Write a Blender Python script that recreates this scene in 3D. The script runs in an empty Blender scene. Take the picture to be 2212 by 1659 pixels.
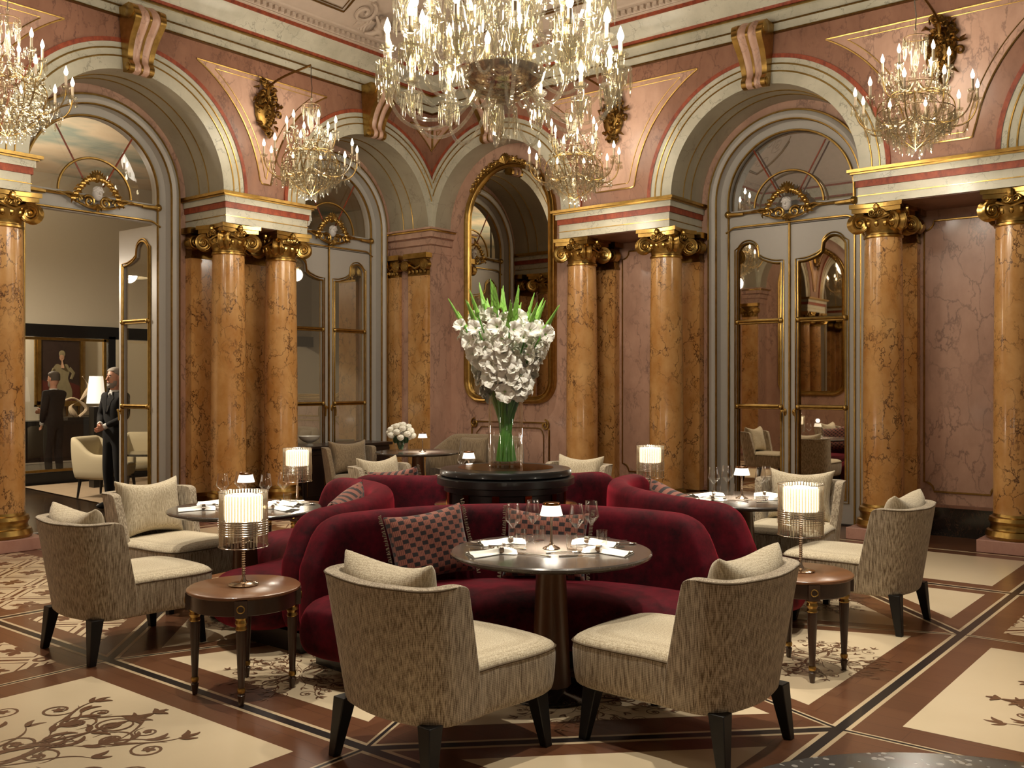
import bpy, math, random
from mathutils import Vector, Matrix
random.seed(7)
PI = math.pi
SC = bpy.context.scene
COL = SC.collection
R_ = math.radians

# ---------------------------------------------------------------- camera, world, exposure, lights
cd = bpy.data.cameras.new('camera')
cd.sensor_width = 36.0
cd.lens = 34.0
cd.clip_start = 0.05
cam = bpy.data.objects.new('camera', cd)
cam.location = (0, 0, 1.6)
cam.rotation_euler = (PI/2, 0, R_(38.7))
COL.objects.link(cam)
SC.camera = cam
SC.view_settings.view_transform = 'Standard'
SC.view_settings.look = 'None'
SC.view_settings.gamma = 1.0
SC.view_settings.exposure = 0.0
try: SC.view_settings.use_curve_mapping = False
except Exception: pass
SC.cycles.max_bounces = 8
SC.cycles.diffuse_bounces = 3
SC.cycles.glossy_bounces = 4
SC.cycles.transmission_bounces = 6
SC.cycles.transparent_max_bounces = 24
SC.cycles.caustics_reflective = False
SC.cycles.caustics_refractive = False
SC.cycles.sample_clamp_indirect = 3.0
SC.cycles.blur_glossy = 0.5

w = bpy.data.worlds.new('world')
SC.world = w
w.use_nodes = True
w.node_tree.nodes['Background'].inputs[0].default_value = (1.0, 0.80, 0.58, 1)
w.node_tree.nodes['Background'].inputs[1].default_value = 0.14

WARM = (1.0, 0.90, 0.74)
def light(kind, name, loc, energy, color=WARM, radius=0.1, rot=None, size=None, spot=None, blend=0.5, aim=None):
    l = bpy.data.lights.new(name, kind)
    l.energy = energy; l.color = color
    if kind in ('POINT', 'SPOT'): l.shadow_soft_size = radius
    if kind == 'AREA': l.size = size or 0.5
    if spot: l.spot_size = R_(spot); l.spot_blend = blend
    o = bpy.data.objects.new(name, l)
    o.location = loc
    if aim is not None:
        o.rotation_euler = (Vector(aim)-Vector(loc)).to_track_quat('-Z', 'Y').to_euler()
    elif rot: o.rotation_euler = rot
    COL.objects.link(o)
    return o

CX, CY = -4.40, 5.42             # centre of the octagon in the floor
BIG = (-4.45, 5.45)              # great chandelier
# light given by the great chandelier, the four small ones
for q in range(7): light('POINT', 'great_chandelier_light', (BIG[0]+.80*math.cos(q*PI/3.5), BIG[1]+.80*math.sin(q*PI/3.5), 4.06), 36, radius=0.05)
for q in range(4): light('POINT', 'great_chandelier_light', (BIG[0]+.6*math.cos(q*PI/2), BIG[1]+.6*math.sin(q*PI/2), 4.62), 36, radius=0.05)
SMALL = [(-8.64, 7.14), (-8.64, 3.80), (-6.44, 9.19), (-2.645, 9.19), (-6.44, 1.77)]
for x, y in SMALL:
    light('POINT', 'wall_chandelier_light', (x, y, 4.62), 32, radius=0.30)
    light('POINT', 'wall_chandelier_light', (x, y, 3.62), 24, radius=0.12)
# recessed ceiling spots
SPOTS = [(-2.9, 2.6, -2.9, 3.9), (-5.6, 2.6, -5.7, 3.6), (-2.0, 6.0, -2.4, 6.4), (-1.0, 3.6, -1.6, 4.0),
         (-4.38, 5.9, -4.38, 5.38), (-6.6, 6.0, -6.3, 6.6), (-8.0, 8.4, -8.4, 8.8), (-4.0, 8.2, -3.6, 7.6), (-7.6, 3.4, -7.0, 3.9)]
light('SPOT', 'ceiling_spot_light', (-1.4, 2.7, 6.9), 1500, color=(1.0, .92, .80), radius=0.08, spot=13, blend=0.8, aim=(-4.4, 5.42, 1.9))
for x, y, ax, ay in SPOTS:
    light('SPOT', 'ceiling_spot_light', (x, y, 6.9), 720, color=(1.0, .90, .74), radius=0.06, spot=46, blend=0.8, aim=(ax, ay, 0))

# ---------------------------------------------------------------- node helpers
def srgb(r, g, b):
    def c(v):
        v /= 255.0
        return v/12.92 if v <= 0.04045 else ((v+0.055)/1.055)**2.4
    return (c(r), c(g), c(b), 1.0)

class NT:
    def __init__(s, name):
        s.mat = bpy.data.materials.new(name)
        s.mat.use_nodes = True
        s.t = s.mat.node_tree
        s.b = s.t.nodes['Principled BSDF']
        s.out = s.t.nodes['Material Output']
    def n(s, typ, **kw):
        nd = s.t.nodes.new(typ)
        for k, v in kw.items():
            if k.startswith('i_'):
                key = k[2:]
                key = int(key) if key.isdigit() else key.replace('_', ' ')
                s.set(nd.inputs[key], v)
            else: setattr(nd, k, v)
        return nd
    def set(s, inp, v):
        if isinstance(v, bpy.types.NodeSocket): s.t.links.new(v, inp)
        elif isinstance(v, (tuple, list)) and len(v) == 4 and inp.type == 'VECTOR': inp.default_value = v[:3]
        else: inp.default_value = v
    def m(s, op, a, b=0.0, c=0.0):
        nd = s.t.nodes.new('ShaderNodeMath'); nd.operation = op
        for i, v in enumerate((a, b, c)): s.set(nd.inputs[i], v)
        return nd.outputs[0]
    def mix(s, f, a, b, bt='MIX'):
        nd = s.t.nodes.new('ShaderNodeMix'); nd.data_type = 'RGBA'; nd.blend_type = bt
        s.set(nd.inputs[0], f); s.set(nd.inputs[6], a); s.set(nd.inputs[7], b)
        return nd.outputs[2]
    def ramp(s, f, stops):
        nd = s.t.nodes.new('ShaderNodeValToRGB')
        e = nd.color_ramp.elements
        while len(e) < len(stops): e.new(0.5)
        for k, (p, c) in enumerate(stops):
            e[k].position = p; e[k].color = c if len(c) == 4 else (*c, 1)
        s.set(nd.inputs[0], f)
        return nd.outputs[0]
    def noise(s, vec, scale, detail=4, rough=0.55, dist=0.0):
        nd = s.n('ShaderNodeTexNoise'); s.t.links.new(vec, nd.inputs['Vector'])
        nd.inputs['Scale'].default_value = scale; nd.inputs['Detail'].default_value = detail
        nd.inputs['Roughness'].default_value = rough; nd.inputs['Distortion'].default_value = dist
        return nd.outputs['Fac'], nd.outputs['Color']
    def coord(s, kind='Object', scale=(1, 1, 1), rot=(0, 0, 0)):
        if kind == 'World':
            src = s.n('ShaderNodeNewGeometry').outputs['Position']
        else: src = s.n('ShaderNodeTexCoord').outputs[kind]
        mp = s.n('ShaderNodeMapping'); s.t.links.new(src, mp.inputs['Vector'])
        mp.inputs['Scale'].default_value = scale; mp.inputs['Rotation'].default_value = rot
        return mp.outputs[0]
    def bump(s, h, strength=0.3, dist=0.01):
        nd = s.n('ShaderNodeBump'); s.set(nd.inputs['Height'], h)
        nd.inputs['Strength'].default_value = strength; nd.inputs['Distance'].default_value = dist
        s.t.links.new(nd.outputs[0], s.b.inputs['Normal'])
    def P(s, **kw):
        for k, v in kw.items(): s.set(s.b.inputs[k.replace('_', ' ')], v)

M = {}
def plain(name, col, rough=0.5, metal=0.0, coat=0.0, noise_amt=0.0, nscale=20, **kw):
    t = NT(name)
    if noise_amt:
        f, _ = t.noise(t.coord('World'), nscale)
        dark = tuple(c*(1-noise_amt) for c in col[:3])+(1,)
        t.P(Base_Color=t.mix(f, dark, col))
    else: t.P(Base_Color=col)
    t.P(Roughness=rough, Metallic=metal, Coat_Weight=coat, **kw)
    M[name] = t.mat
    return t

def marble(name, c1, c2, vein, vscale=2.2, vwidth=0.035, rough=0.25, coat=0.3, vamt=0.8, stretch=(1, 1, .55), patch=0.5):
    t = NT(name)
    v = t.coord('World', scale=stretch)
    f1, col = t.noise(v, vscale*1.3, 5, .6)
    base = t.mix(t.ramp(f1, [(0.3, (0, 0, 0)), (0.7, (1, 1, 1))]), c1, c2)
    # warped voronoi edges as veins
    wv = t.n('ShaderNodeVectorMath', operation='MULTIPLY_ADD')
    t.t.links.new(col, wv.inputs[0]); wv.inputs[1].default_value = (.55, .55, .55)
    t.t.links.new(v, wv.inputs[2])
    vo = t.n('ShaderNodeTexVoronoi', feature='DISTANCE_TO_EDGE'); t.t.links.new(wv.outputs[0], vo.inputs['Vector'])
    vo.inputs['Scale'].default_value = vscale*1.6
    f2, _ = t.noise(wv.outputs[0], vscale*6, 4, .7)
    edge = t.m('ADD', vo.outputs['Distance'], t.m('MULTIPLY', t.m('SUBTRACT', f2, .5), .10))
    line = t.m('SUBTRACT', 1.0, t.ramp(edge, [(0.0, (0, 0, 0)), (vwidth, (1, 1, 1))]))
    f3, _ = t.noise(v, vscale*.9, 3, .6)
    msk = t.ramp(f3, [(.38, (0, 0, 0)), (.58, (1, 1, 1))])
    k = t.m('MULTIPLY', t.m('MULTIPLY', line, msk), vamt)
    t.P(Base_Color=t.mix(k, base, vein), Roughness=rough, Coat_Weight=coat, Coat_Roughness=.12)
    M[name] = t.mat
    return t

marble('orange_marble', srgb(214, 166, 106), srgb(184, 128, 66), srgb(74, 44, 28), 3.6, .06, .26, .45, .95, (1, 1, .7))
marble('rose_marble', srgb(200, 160, 138), srgb(172, 134, 114), srgb(100, 72, 66), 2.8, .06, .4, .15, .6)
marble('rose_dark', srgb(152, 108, 86), srgb(126, 86, 66), srgb(78, 50, 40), 3.2, .05, .45, .1, .6)
marble('white_marble', srgb(196, 190, 170), srgb(172, 166, 146), srgb(104, 98, 86), 2.6, .03, .4, .15, .55, (1, 1, 1))
marble('taupe_marble', srgb(172, 162, 140), srgb(152, 142, 120), srgb(120, 108, 92), 1.6, .02, .45, .1, .4, (1, 1, 1))
marble('red_marble', srgb(164, 78, 46), srgb(112, 42, 22), srgb(60, 20, 12), 16, .06, .55, .0, .5)
marble('black_marble', srgb(30, 27, 25), srgb(20, 18, 17), srgb(110, 80, 60), 5, .025, .12, .5, .6)
marble('pink_stone', srgb(206, 160, 146), srgb(190, 142, 128), srgb(140, 100, 92), 5, .03, .4, .2, .4)

t = NT('gold')
f, _ = t.noise(t.coord('World'), 14, 4)
t.P(Base_Color=t.mix(f, srgb(128, 98, 46), srgb(206, 170, 100)), Metallic=1.0, Roughness=.28)
f, _ = t.noise(t.coord('World'), 60, 3); t.bump(f, .25, .004)
M['gold'] = t.mat
t = NT('gold_dark')
f, _ = t.noise(t.coord('World'), 30, 4)
t.P(Base_Color=t.mix(f, srgb(78, 54, 24), srgb(160, 124, 66)), Metallic=1.0, Roughness=.35)
M['gold_dark'] = t.mat
plain('bronze_plate', srgb(150, 96, 40), .16, 1.0)
plain('chrome', srgb(200, 180, 160), .12, 1.0)
plain('silver', srgb(220, 214, 205), .15, 1.0)
plain('grey_paint', srgb(184, 178, 170), .38, noise_amt=.05)
plain('cream_paint', srgb(214, 204, 182), .6, noise_amt=.04)
plain('plaster', srgb(196, 176, 158), .6, noise_amt=.18, nscale=9)
plain('black_wood', srgb(18, 16, 15), .35, coat=.3)
plain('leg_wood', srgb(14, 13, 14), .45)
plain('ceiling_dark', srgb(40, 40, 44), .5)
plain('napkin', srgb(244, 240, 230), .8)
plain('bowl_white', srgb(220, 216, 206), .3)
plain('suit', srgb(11, 11, 14), .9)
plain('shirt', srgb(225, 225, 222), .7)
plain('skin', srgb(224, 168, 140), .5, noise_amt=.12, nscale=30)
plain('hair', srgb(92, 84, 76), .7, noise_amt=.4, nscale=90)
plain('beard', srgb(176, 168, 158), .8, noise_amt=.25, nscale=90)
plain('cream_cloth', srgb(206, 194, 162), .85, noise_amt=.05, nscale=120)
plain('bud_green', srgb(142, 196, 84), .5, noise_amt=.25, nscale=40)
plain('stem_green', srgb(84, 150, 52), .4, noise_amt=.35, nscale=18, coat=.2)
plain('leaf_dark', srgb(40, 66, 30), .6, noise_amt=.3)
plain('candle_wax', srgb(226, 206, 178), .5)
plain('mask_stone', srgb(206, 200, 196), .5)
t = plain('petal', srgb(244, 240, 226), .55); t.P(Subsurface_Weight=.15, Subsurface_Radius=(.02, .02, .015))
plain('rug', srgb(176, 154, 126), .95, noise_amt=.25, nscale=5)

def glassy(name, tint, gloss=.3, rough=.02, edge=.9, glosscol=(1, 1, 1, 1), haze=0.0, power=3.0):
    t = NT(name)
    tr = t.n('ShaderNodeBsdfTransparent'); tr.inputs[0].default_value = tint
    gl = t.n('ShaderNodeBsdfGlossy'); gl.inputs['Roughness'].default_value = rough; gl.inputs[0].default_value = glosscol
    lw = t.n('ShaderNodeLayerWeight'); lw.inputs[0].default_value = .5
    k = t.m('MINIMUM', t.m('ADD', t.m('MULTIPLY', t.m('POWER', lw.outputs['Facing'], power), edge), gloss), 1.0)
    mx = t.n('ShaderNodeMixShader'); t.t.links.new(k, mx.inputs[0])
    t.t.links.new(tr.outputs[0], mx.inputs[1]); t.t.links.new(gl.outputs[0], mx.inputs[2])
    res = mx.outputs[0]
    if haze:
        tl = t.n('ShaderNodeBsdfTranslucent'); tl.inputs[0].default_value = (1, .97, .9, 1)
        df = t.n('ShaderNodeBsdfDiffuse'); df.inputs[0].default_value = (1, .97, .9, 1)
        m1 = t.n('ShaderNodeMixShader'); m1.inputs[0].default_value = .5
        t.t.links.new(tl.outputs[0], m1.inputs[1]); t.t.links.new(df.outputs[0], m1.inputs[2])
        m2 = t.n('ShaderNodeMixShader'); m2.inputs[0].default_value = haze
        t.t.links.new(res, m2.inputs[1]); t.t.links.new(m1.outputs[0], m2.inputs[2]); res = m2.outputs[0]
    t.t.links.new(res, t.out.inputs[0])
    t.t.nodes.remove(t.b)
    M[name] = t.mat
glassy('crystal', (.93, .91, .84, 1), .16, .04, .75, (.74, .71, .64, 1), .02)
glassy('clear_glass', (.985, .98, .97, 1), .03, .01, .8, power=2.4)
glassy('lamp_crystal', (.93, .88, .78, 1), .30, .08, .7, (1, .95, .84, 1), .05)
glassy('pane_glass', (.84, .82, .78, 1), .07, .01, .6)
glassy('pane_mirror', (.55, .53, .50, 1), .42, .01, .5)
plain('mirror', srgb(205, 196, 182), .015, 1.0)

def emit(name, col, strength, base=(.8, .8, .8, 1)):
    t = NT(name)
    t.P(Base_Color=base, Emission_Color=col, Emission_Strength=strength, Roughness=.6)
    M[name] = t.mat
emit('flame', (1, .86, .62, 1), 18)
emit('lamp_bulb', (1, .87, .66, 1), 2.1)
emit('shade_lit', (1, .88, .68, 1), 1.25)
emit('floor_shade', (1, .86, .66, 1), .8)

# wood
def wood(name, c1, c2, scale=(1, 1, 1), rough=.25, coat=.4, rot=0):
    t = NT(name)
    v = t.coord('World', scale=scale, rot=(0, 0, rot))
    f, _ = t.noise(v, 3, 5, .6, .4)
    t.P(Base_Color=t.mix(f, c1, c2), Roughness=rough, Coat_Weight=coat, Coat_Roughness=.2)
    M[name] = t.mat
wood('walnut', srgb(78, 48, 30), srgb(118, 78, 50), (6, 6, 1.2), .35, .3)
wood('dark_walnut', srgb(48, 31, 22), srgb(78, 53, 37), (6, 6, 1.2), .35, .3)
wood('table_wood', srgb(110, 72, 46), srgb(138, 94, 62), (1, 6, 6), .28, .5)
wood('dark_wood', srgb(26, 18, 14), srgb(48, 32, 24), (4, 4, 1), .3, .4)
wood('far_floor', srgb(34, 26, 22), srgb(74, 54, 36), (.8, 3, 1), .12, .5)
# main floor: dark mahogany boards
t = NT('floor_wood')
v = t.coord('World', scale=(1, 6, 1))
f, _ = t.noise(v, 1.6, 6, .65, .6)
br = t.n('ShaderNodeTexBrick'); t.t.links.new(t.coord('World', rot=(0, 0, 0)), br.inputs['Vector'])
br.inputs['Color1'].default_value = srgb(124, 84, 58); br.inputs['Color2'].default_value = srgb(112, 75, 51)
br.inputs['Mortar'].default_value = srgb(70, 38, 24); br.inputs['Scale'].default_value = 1.0
br.inputs['Mortar Size'].default_value = .002; br.inputs['Brick Width'].default_value = .9; br.inputs['Row Height'].default_value = .14
t.P(Base_Color=t.mix(t.m('MULTIPLY', f, .9), br.outputs[0], srgb(92, 56, 38)), Roughness=.30, Coat_Weight=.4, Coat_Roughness=.18)
M['floor_wood'] = t.mat
t = NT('floor_cream')
f, _ = t.noise(t.coord('World', scale=(1, 1, 1)), 2.2, 5, .6)
t.P(Base_Color=t.mix(f, srgb(216, 196, 162), srgb(230, 212, 180)), Roughness=.32, Coat_Weight=.35, Coat_Roughness=.15)
M['floor_cream'] = t.mat
plain('inlay_black', srgb(34, 30, 30), .3, coat=.3)
plain('inlay_cream', srgb(206, 184, 150), .3, coat=.3)
plain('inlay_brown', srgb(110, 78, 56), .32, coat=.3)
# lattice pattern of the inlaid tiles
t = NT('floor_lattice')
cell = .42
v = t.coord('World', scale=(1/cell, 1/cell, 1), rot=(0, 0, PI/4))
sp = t.n('ShaderNodeSeparateXYZ'); t.t.links.new(v, sp.inputs[0])
def fr(a): return t.m('SUBTRACT', t.m('FRACT', a), .5)
fx, fy = fr(sp.outputs[0]), fr(sp.outputs[1])
ax, ay = t.m('ABSOLUTE', fx), t.m('ABSOLUTE', fy)
rr = t.m('SQRT', t.m('ADD', t.m('MULTIPLY', fx, fx), t.m('MULTIPLY', fy, fy)))
th = t.m('ARCTAN2', fy, fx)
lob = t.m('ABSOLUTE', t.m('COSINE', t.m('MULTIPLY', th, 2.0)))
lob2 = t.m('MULTIPLY', t.m('ABSOLUTE', t.m('COSINE', t.m('MULTIPLY', th, 6.0))), .07)
lobe = t.m('LESS_THAN', rr, t.m('ADD', t.m('ADD', .05, t.m('MULTIPLY', lob, .16)), lob2))
mxa = t.m('MAXIMUM', ax, ay)
frame = t.m('MULTIPLY', t.m('GREATER_THAN', mxa, .345), t.m('LESS_THAN', mxa, .375))
edge = t.m('GREATER_THAN', mxa, .465)
dx, dy = t.m('SUBTRACT', ax, .5), t.m('SUBTRACT', ay, .5)
rc = t.m('SQRT', t.m('ADD', t.m('MULTIPLY', dx, dx), t.m('MULTIPLY', dy, dy)))
ring = t.m('MULTIPLY', t.m('GREATER_THAN', rc, .05), t.m('LESS_THAN', rc, .115))
incirc = t.m('LESS_THAN', rc, .16)
edge = t.m('MAXIMUM', t.m('MULTIPLY', t.m('MAXIMUM', edge, frame), t.m('SUBTRACT', 1.0, incirc)), ring)
k = t.m('MAXIMUM', edge, lobe)
t.P(Base_Color=t.mix(k, srgb(216, 194, 160), srgb(104, 66, 44)), Roughness=.34, Coat_Weight=.3, Coat_Roughness=.15)
M['floor_lattice'] = t.mat

# woven upholstery
def fabric(name, light_, dark_, rib=1.0):
    t = NT(name)
    v = t.coord('Object', scale=(190, 190, 8))
    f, _ = t.noise(v, 1.0, 1.5, .5)
    v2 = t.coord('Object', scale=(260, 260, 260)); f2, _ = t.noise(v2, 1.0, 2, .5)
    wv = t.n('ShaderNodeTexWave', wave_type='BANDS', bands_direction='Z'); t.t.links.new(t.coord('Object', scale=(1, 1, 1)), wv.inputs['Vector'])
    wv.inputs['Scale'].default_value = 42; wv.inputs['Distortion'].default_value = 3.5; wv.inputs['Detail Scale'].default_value = 18
    k = t.m('ADD', t.m('MULTIPLY', f, .78), t.m('ADD', t.m('MULTIPLY', f2, .22), t.m('MULTIPLY', wv.outputs['Fac'], .10)))
    t.P(Base_Color=t.ramp(k, [(.38, dark_), (.70, light_)]), Roughness=.95, Sheen_Weight=.25, Sheen_Roughness=.5)
    t.bump(k, .55, .004)
    M[name] = t.mat
fabric('tweed', srgb(204, 190, 166), srgb(104, 86, 66))
fabric('tweed_lit', srgb(222, 210, 184), srgb(168, 150, 120))  # paler tweed for seat top and cushion: light from above put into the colour
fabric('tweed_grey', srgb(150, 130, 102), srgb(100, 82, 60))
plain('piping', srgb(94, 78, 58), .8)
t = NT('velvet')
f, _ = t.noise(t.coord('World'), 7, 5, .75)
t.P(Base_Color=t.mix(t.ramp(f, [(.35, (0, 0, 0)), (.65, (1, 1, 1))]), srgb(34, 1, 8), srgb(84, 3, 21)), Roughness=.85, Sheen_Weight=.42, Sheen_Roughness=.38, Sheen_Tint=srgb(225, 40, 70))
t.b.inputs['Specular IOR Level'].default_value = .2
M['velvet'] = t.mat
# checked cushion
t = NT('check_cloth')
v = t.coord('Object')
sp = t.n('ShaderNodeSeparateXYZ'); t.t.links.new(v, sp.inputs[0])
gx = t.m('MULTIPLY', sp.outputs[0], 27.0)
gz = t.m('MULTIPLY', sp.outputs[2], 18.0)
par = t.m('MODULO', t.m('ADD', t.m('FLOOR', gx), 100.0), 2.0)
sh = t.m('FRACT', t.m('ADD', gz, t.m('MULTIPLY', par, .5)))
blk = t.m('MULTIPLY', t.m('LESS_THAN', sh, .42), t.m('LESS_THAN', t.m('ABSOLUTE', t.m('SUBTRACT', t.m('FRACT', gx), .5)), .44))
st = t.m('LESS_THAN', t.m('FRACT', t.m('MULTIPLY', gx, 4.0)), .3)
c = t.mix(st, srgb(132, 78, 62), srgb(86, 44, 38))
t.P(Base_Color=t.mix(blk, c, srgb(26, 10, 12)), Roughness=.9, Sheen_Weight=.2)
t.bump(blk, .4, -.004)
M['check_cloth'] = t.mat
# stone table tops
t = NT('table_stone')
f, _ = t.noise(t.coord('World'), 60, 4, .7)
vo = t.n('ShaderNodeTexVoronoi'); t.t.links.new(t.coord('World'), vo.inputs['Vector']); vo.inputs['Scale'].default_value = 55
sps = t.m('LESS_THAN', vo.outputs['Distance'], .10)
t.P(Base_Color=t.mix(t.m('MULTIPLY', sps, .5), t.mix(f, srgb(58, 52, 48), srgb(90, 82, 75)), srgb(190, 180, 168)), Roughness=.22, Coat_Weight=.5, Coat_Roughness=.1)
M['table_stone'] = t.mat
t = NT('terrazzo')
v = t.coord('World')
f, _ = t.noise(v, 9, 5, .65)
_, nc = t.noise(v, 22, 2)
wv = t.n('ShaderNodeVectorMath', operation='MULTIPLY_ADD'); t.t.links.new(nc, wv.inputs[0]); wv.inputs[1].default_value = (.03, .03, .03); t.t.links.new(v, wv.inputs[2])
vo = t.n('ShaderNodeTexVoronoi'); t.t.links.new(wv.outputs[0], vo.inputs['Vector']); vo.inputs['Scale'].default_value = 46
f3, _ = t.noise(v, 14, 2)
sps = t.m('LESS_THAN', vo.outputs['Distance'], t.m('MULTIPLY', t.m('SUBTRACT', f3, .28), 1.3))
sepc = t.n('ShaderNodeSeparateColor'); t.t.links.new(vo.outputs['Color'], sepc.inputs[0])
sps = t.m('MULTIPLY', sps, t.m('GREATER_THAN', sepc.outputs[0], .45))
t.P(Base_Color=t.mix(sps, t.mix(f, srgb(36, 36, 38), srgb(88, 88, 90)), srgb(196, 194, 188)), Roughness=.2, Coat_Weight=.4)
M['terrazzo'] = t.mat
# painted sky ceiling of the next room
t = NT('sky_painting')
f, _ = t.noise(t.coord('World', scale=(.35, .2, 1)), 2.0, 4, .5)
t.P(Base_Color=t.ramp(f, [(.36, srgb(212, 186, 154)), (.5, srgb(222, 204, 176)), (.6, srgb(146, 160, 150)), (.7, srgb(206, 190, 164))]), Roughness=.7)
M['sky_painting'] = t.mat
t = NT('portrait_canvas')
f, _ = t.noise(t.coord('Object'), 5, 3)
t.P(Base_Color=t.mix(f, srgb(20, 17, 18), srgb(58, 42, 38)), Roughness=.4)
M['portrait_canvas'] = t.mat
plain('portrait_dress', srgb(150, 140, 108), .5, noise_amt=.4, nscale=14)
plain('portrait_skin', srgb(178, 140, 112), .5)
plain('portrait_red', srgb(84, 30, 24), .5)
# ---------------------------------------------------------------- mesh helpers
class MB:
    def __init__(s): s.v = []; s.f = []; s.m = []; s.s = []; s.T = Matrix.Identity(4)
    def add(s, vs, fs, mat, smooth=True):
        o = len(s.v)
        for p in vs: s.v.append(tuple(s.T @ Vector(p)))
        for f in fs:
            s.f.append(tuple(i+o for i in f)); s.m.append(mat); s.s.append(smooth)
        return s
    def box(s, x0, x1, y0, y1, z0, z1, mat):
        vs = [(x, y, z) for z in (z0, z1) for y in (y0, y1) for x in (x0, x1)]
        return s.add(vs, [(0, 2, 3, 1), (4, 5, 7, 6), (0, 1, 5, 4), (2, 6, 7, 3), (0, 4, 6, 2), (1, 3, 7, 5)], mat, False)
    def cbox(s, c, d, mat, rz=0.0):
        T = s.T; s.T = T @ Matrix.Translation(c) @ Matrix.Rotation(rz, 4, 'Z')
        s.box(-d[0]/2, d[0]/2, -d[1]/2, d[1]/2, -d[2]/2, d[2]/2, mat); s.T = T
        return s
    def grid(s, rows, mat, smooth=True, cu=False, cv=False):
        # rows: list of equal-length lists of points
        n, m = len(rows), len(rows[0])
        vs = [p for r in rows for p in r]
        fs = []
        for i in range(n if cv else n-1):
            for j in range(m if cu else m-1):
                a, b = i*m+j, i*m+(j+1) % m
                c, d = ((i+1) % n)*m+(j+1) % m, ((i+1) % n)*m+j
                fs.append((a, b, c, d))
        return s.add(vs, fs, mat, smooth)
    def lathe(s, prof, mat, seg=24, c=(0, 0, 0), smooth=True, a0=0.0, a1=2*PI, caps=True):
        full = abs(a1-a0-2*PI) < 1e-6
        n = seg if full else seg+1
        rows = []
        for r, z in prof:
            rows.append([(c[0]+r*math.cos(a0+(a1-a0)*k/seg), c[1]+r*math.sin(a0+(a1-a0)*k/seg), c[2]+z) for k in range(n)])
        s.grid(rows, mat, smooth, cu=full)
        if caps and full:
            for row in (rows[0], rows[-1]):
                if math.hypot(row[0][0]-c[0], row[0][1]-c[1]) > 1e-4:
                    s.add(row, [tuple(range(n))], mat, False)
        return s
    def tube(s, pts, r, mat, seg=6, closed=False, caps=True, flat=None):
        pts = [Vector(p) for p in pts]
        n = len(pts)
        rs = r if isinstance(r, (list, tuple)) else [r]*n
        rows = []; prev = None
        for i, p in enumerate(pts):
            if closed: tg = pts[(i+1) % n]-pts[i-1]
            else: tg = pts[min(i+1, n-1)]-pts[max(i-1, 0)]
            if tg.length < 1e-9: tg = Vector((0, 0, 1))
            tg.normalize()
            if prev is None:
                u = Vector((0, 0, 1)) if abs(tg.z) < .9 else Vector((1, 0, 0))
                u = (u - tg*u.dot(tg)).normalized()
            else:
                u = prev - tg*prev.dot(tg)
                u = u.normalized() if u.length > 1e-6 else tg.orthogonal().normalized()
            prev = u
            v = tg.cross(u)
            fl = flat or 1.0
            rows.append([tuple(p+u*(rs[i]*math.cos(2*PI*k/seg))+v*(rs[i]*fl*math.sin(2*PI*k/seg))) for k in range(seg)])
        s.grid(rows, mat, True, cu=True, cv=closed)
        if caps and not closed:
            s.add(rows[0], [tuple(range(seg))], mat, False); s.add(rows[-1], [tuple(range(seg))], mat, False)
        return s
    def ell(s, c, r, mat, seg=10, rings=6, rot=None):
        if not isinstance(r, (tuple, list)): r = (r, r, r)
        T = s.T
        s.T = T @ Matrix.Translation(c)
        if rot is not None: s.T = s.T @ rot
        rows = []
        for i in range(rings+1):
            a = -PI/2+PI*i/rings
            rows.append([(r[0]*math.cos(a)*math.cos(2*PI*k/seg), r[1]*math.cos(a)*math.sin(2*PI*k/seg), r[2]*math.sin(a)) for k in range(seg)])
        s.grid(rows, mat, True, cu=True); s.T = T
        return s
    def prism(s, poly, z0, z1, mat, smooth=False, axis='Z'):
        n = len(poly)
        def q(p, h): return (p[0], p[1], h) if axis == 'Z' else ((p[0], h, p[1]) if axis == 'Y' else (h, p[0], p[1]))
        vs = [q(p, z0) for p in poly]+[q(p, z1) for p in poly]
        s.add(vs, [(i, (i+1) % n, n+(i+1) % n, n+i) for i in range(n)], mat, smooth)
        s.add([q(p, z0) for p in poly], [tuple(range(n))], mat, False)
        s.add([q(p, z1) for p in poly], [tuple(range(n))], mat, False)
        return s
    def endcap(s, row, mat, push):
        # rounded closing of an open tube of section: shrinking loops pushed outward
        c = sum((Vector(p) for p in row), Vector())/len(row); push = Vector(push); rows = [row]
        for k, q in ((.93, .45), (.78, .75), (.5, .95), (.2, 1.0)):
            rows.append([tuple(c+(Vector(p)-c)*k+push*q) for p in row])
        s.grid(rows, mat, True, cu=True); s.add(rows[-1], [tuple(range(len(row)))], mat, True)
        return s
    def poly(s, pts, mat): return s.add(pts, [tuple(range(len(pts)))], mat, False)
    def mesh(s, name, merge=True):
        me = bpy.data.meshes.new(name)
        me.from_pydata(s.v, [], s.f)
        names = []
        for k in s.m:
            if k not in names: names.append(k)
        for k in names: me.materials.append(M[k])
        idx = {k: i for i, k in enumerate(names)}
        me.polygons.foreach_set('material_index', [idx[k] for k in s.m])
        me.polygons.foreach_set('use_smooth', s.s)
        me.update()
        import bmesh
        bm = bmesh.new(); bm.from_mesh(me)
        if merge: bmesh.ops.remove_doubles(bm, verts=bm.verts, dist=1e-5)
        bmesh.ops.recalc_face_normals(bm, faces=bm.faces)
        bm.to_mesh(me); bm.free()
        return me
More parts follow.
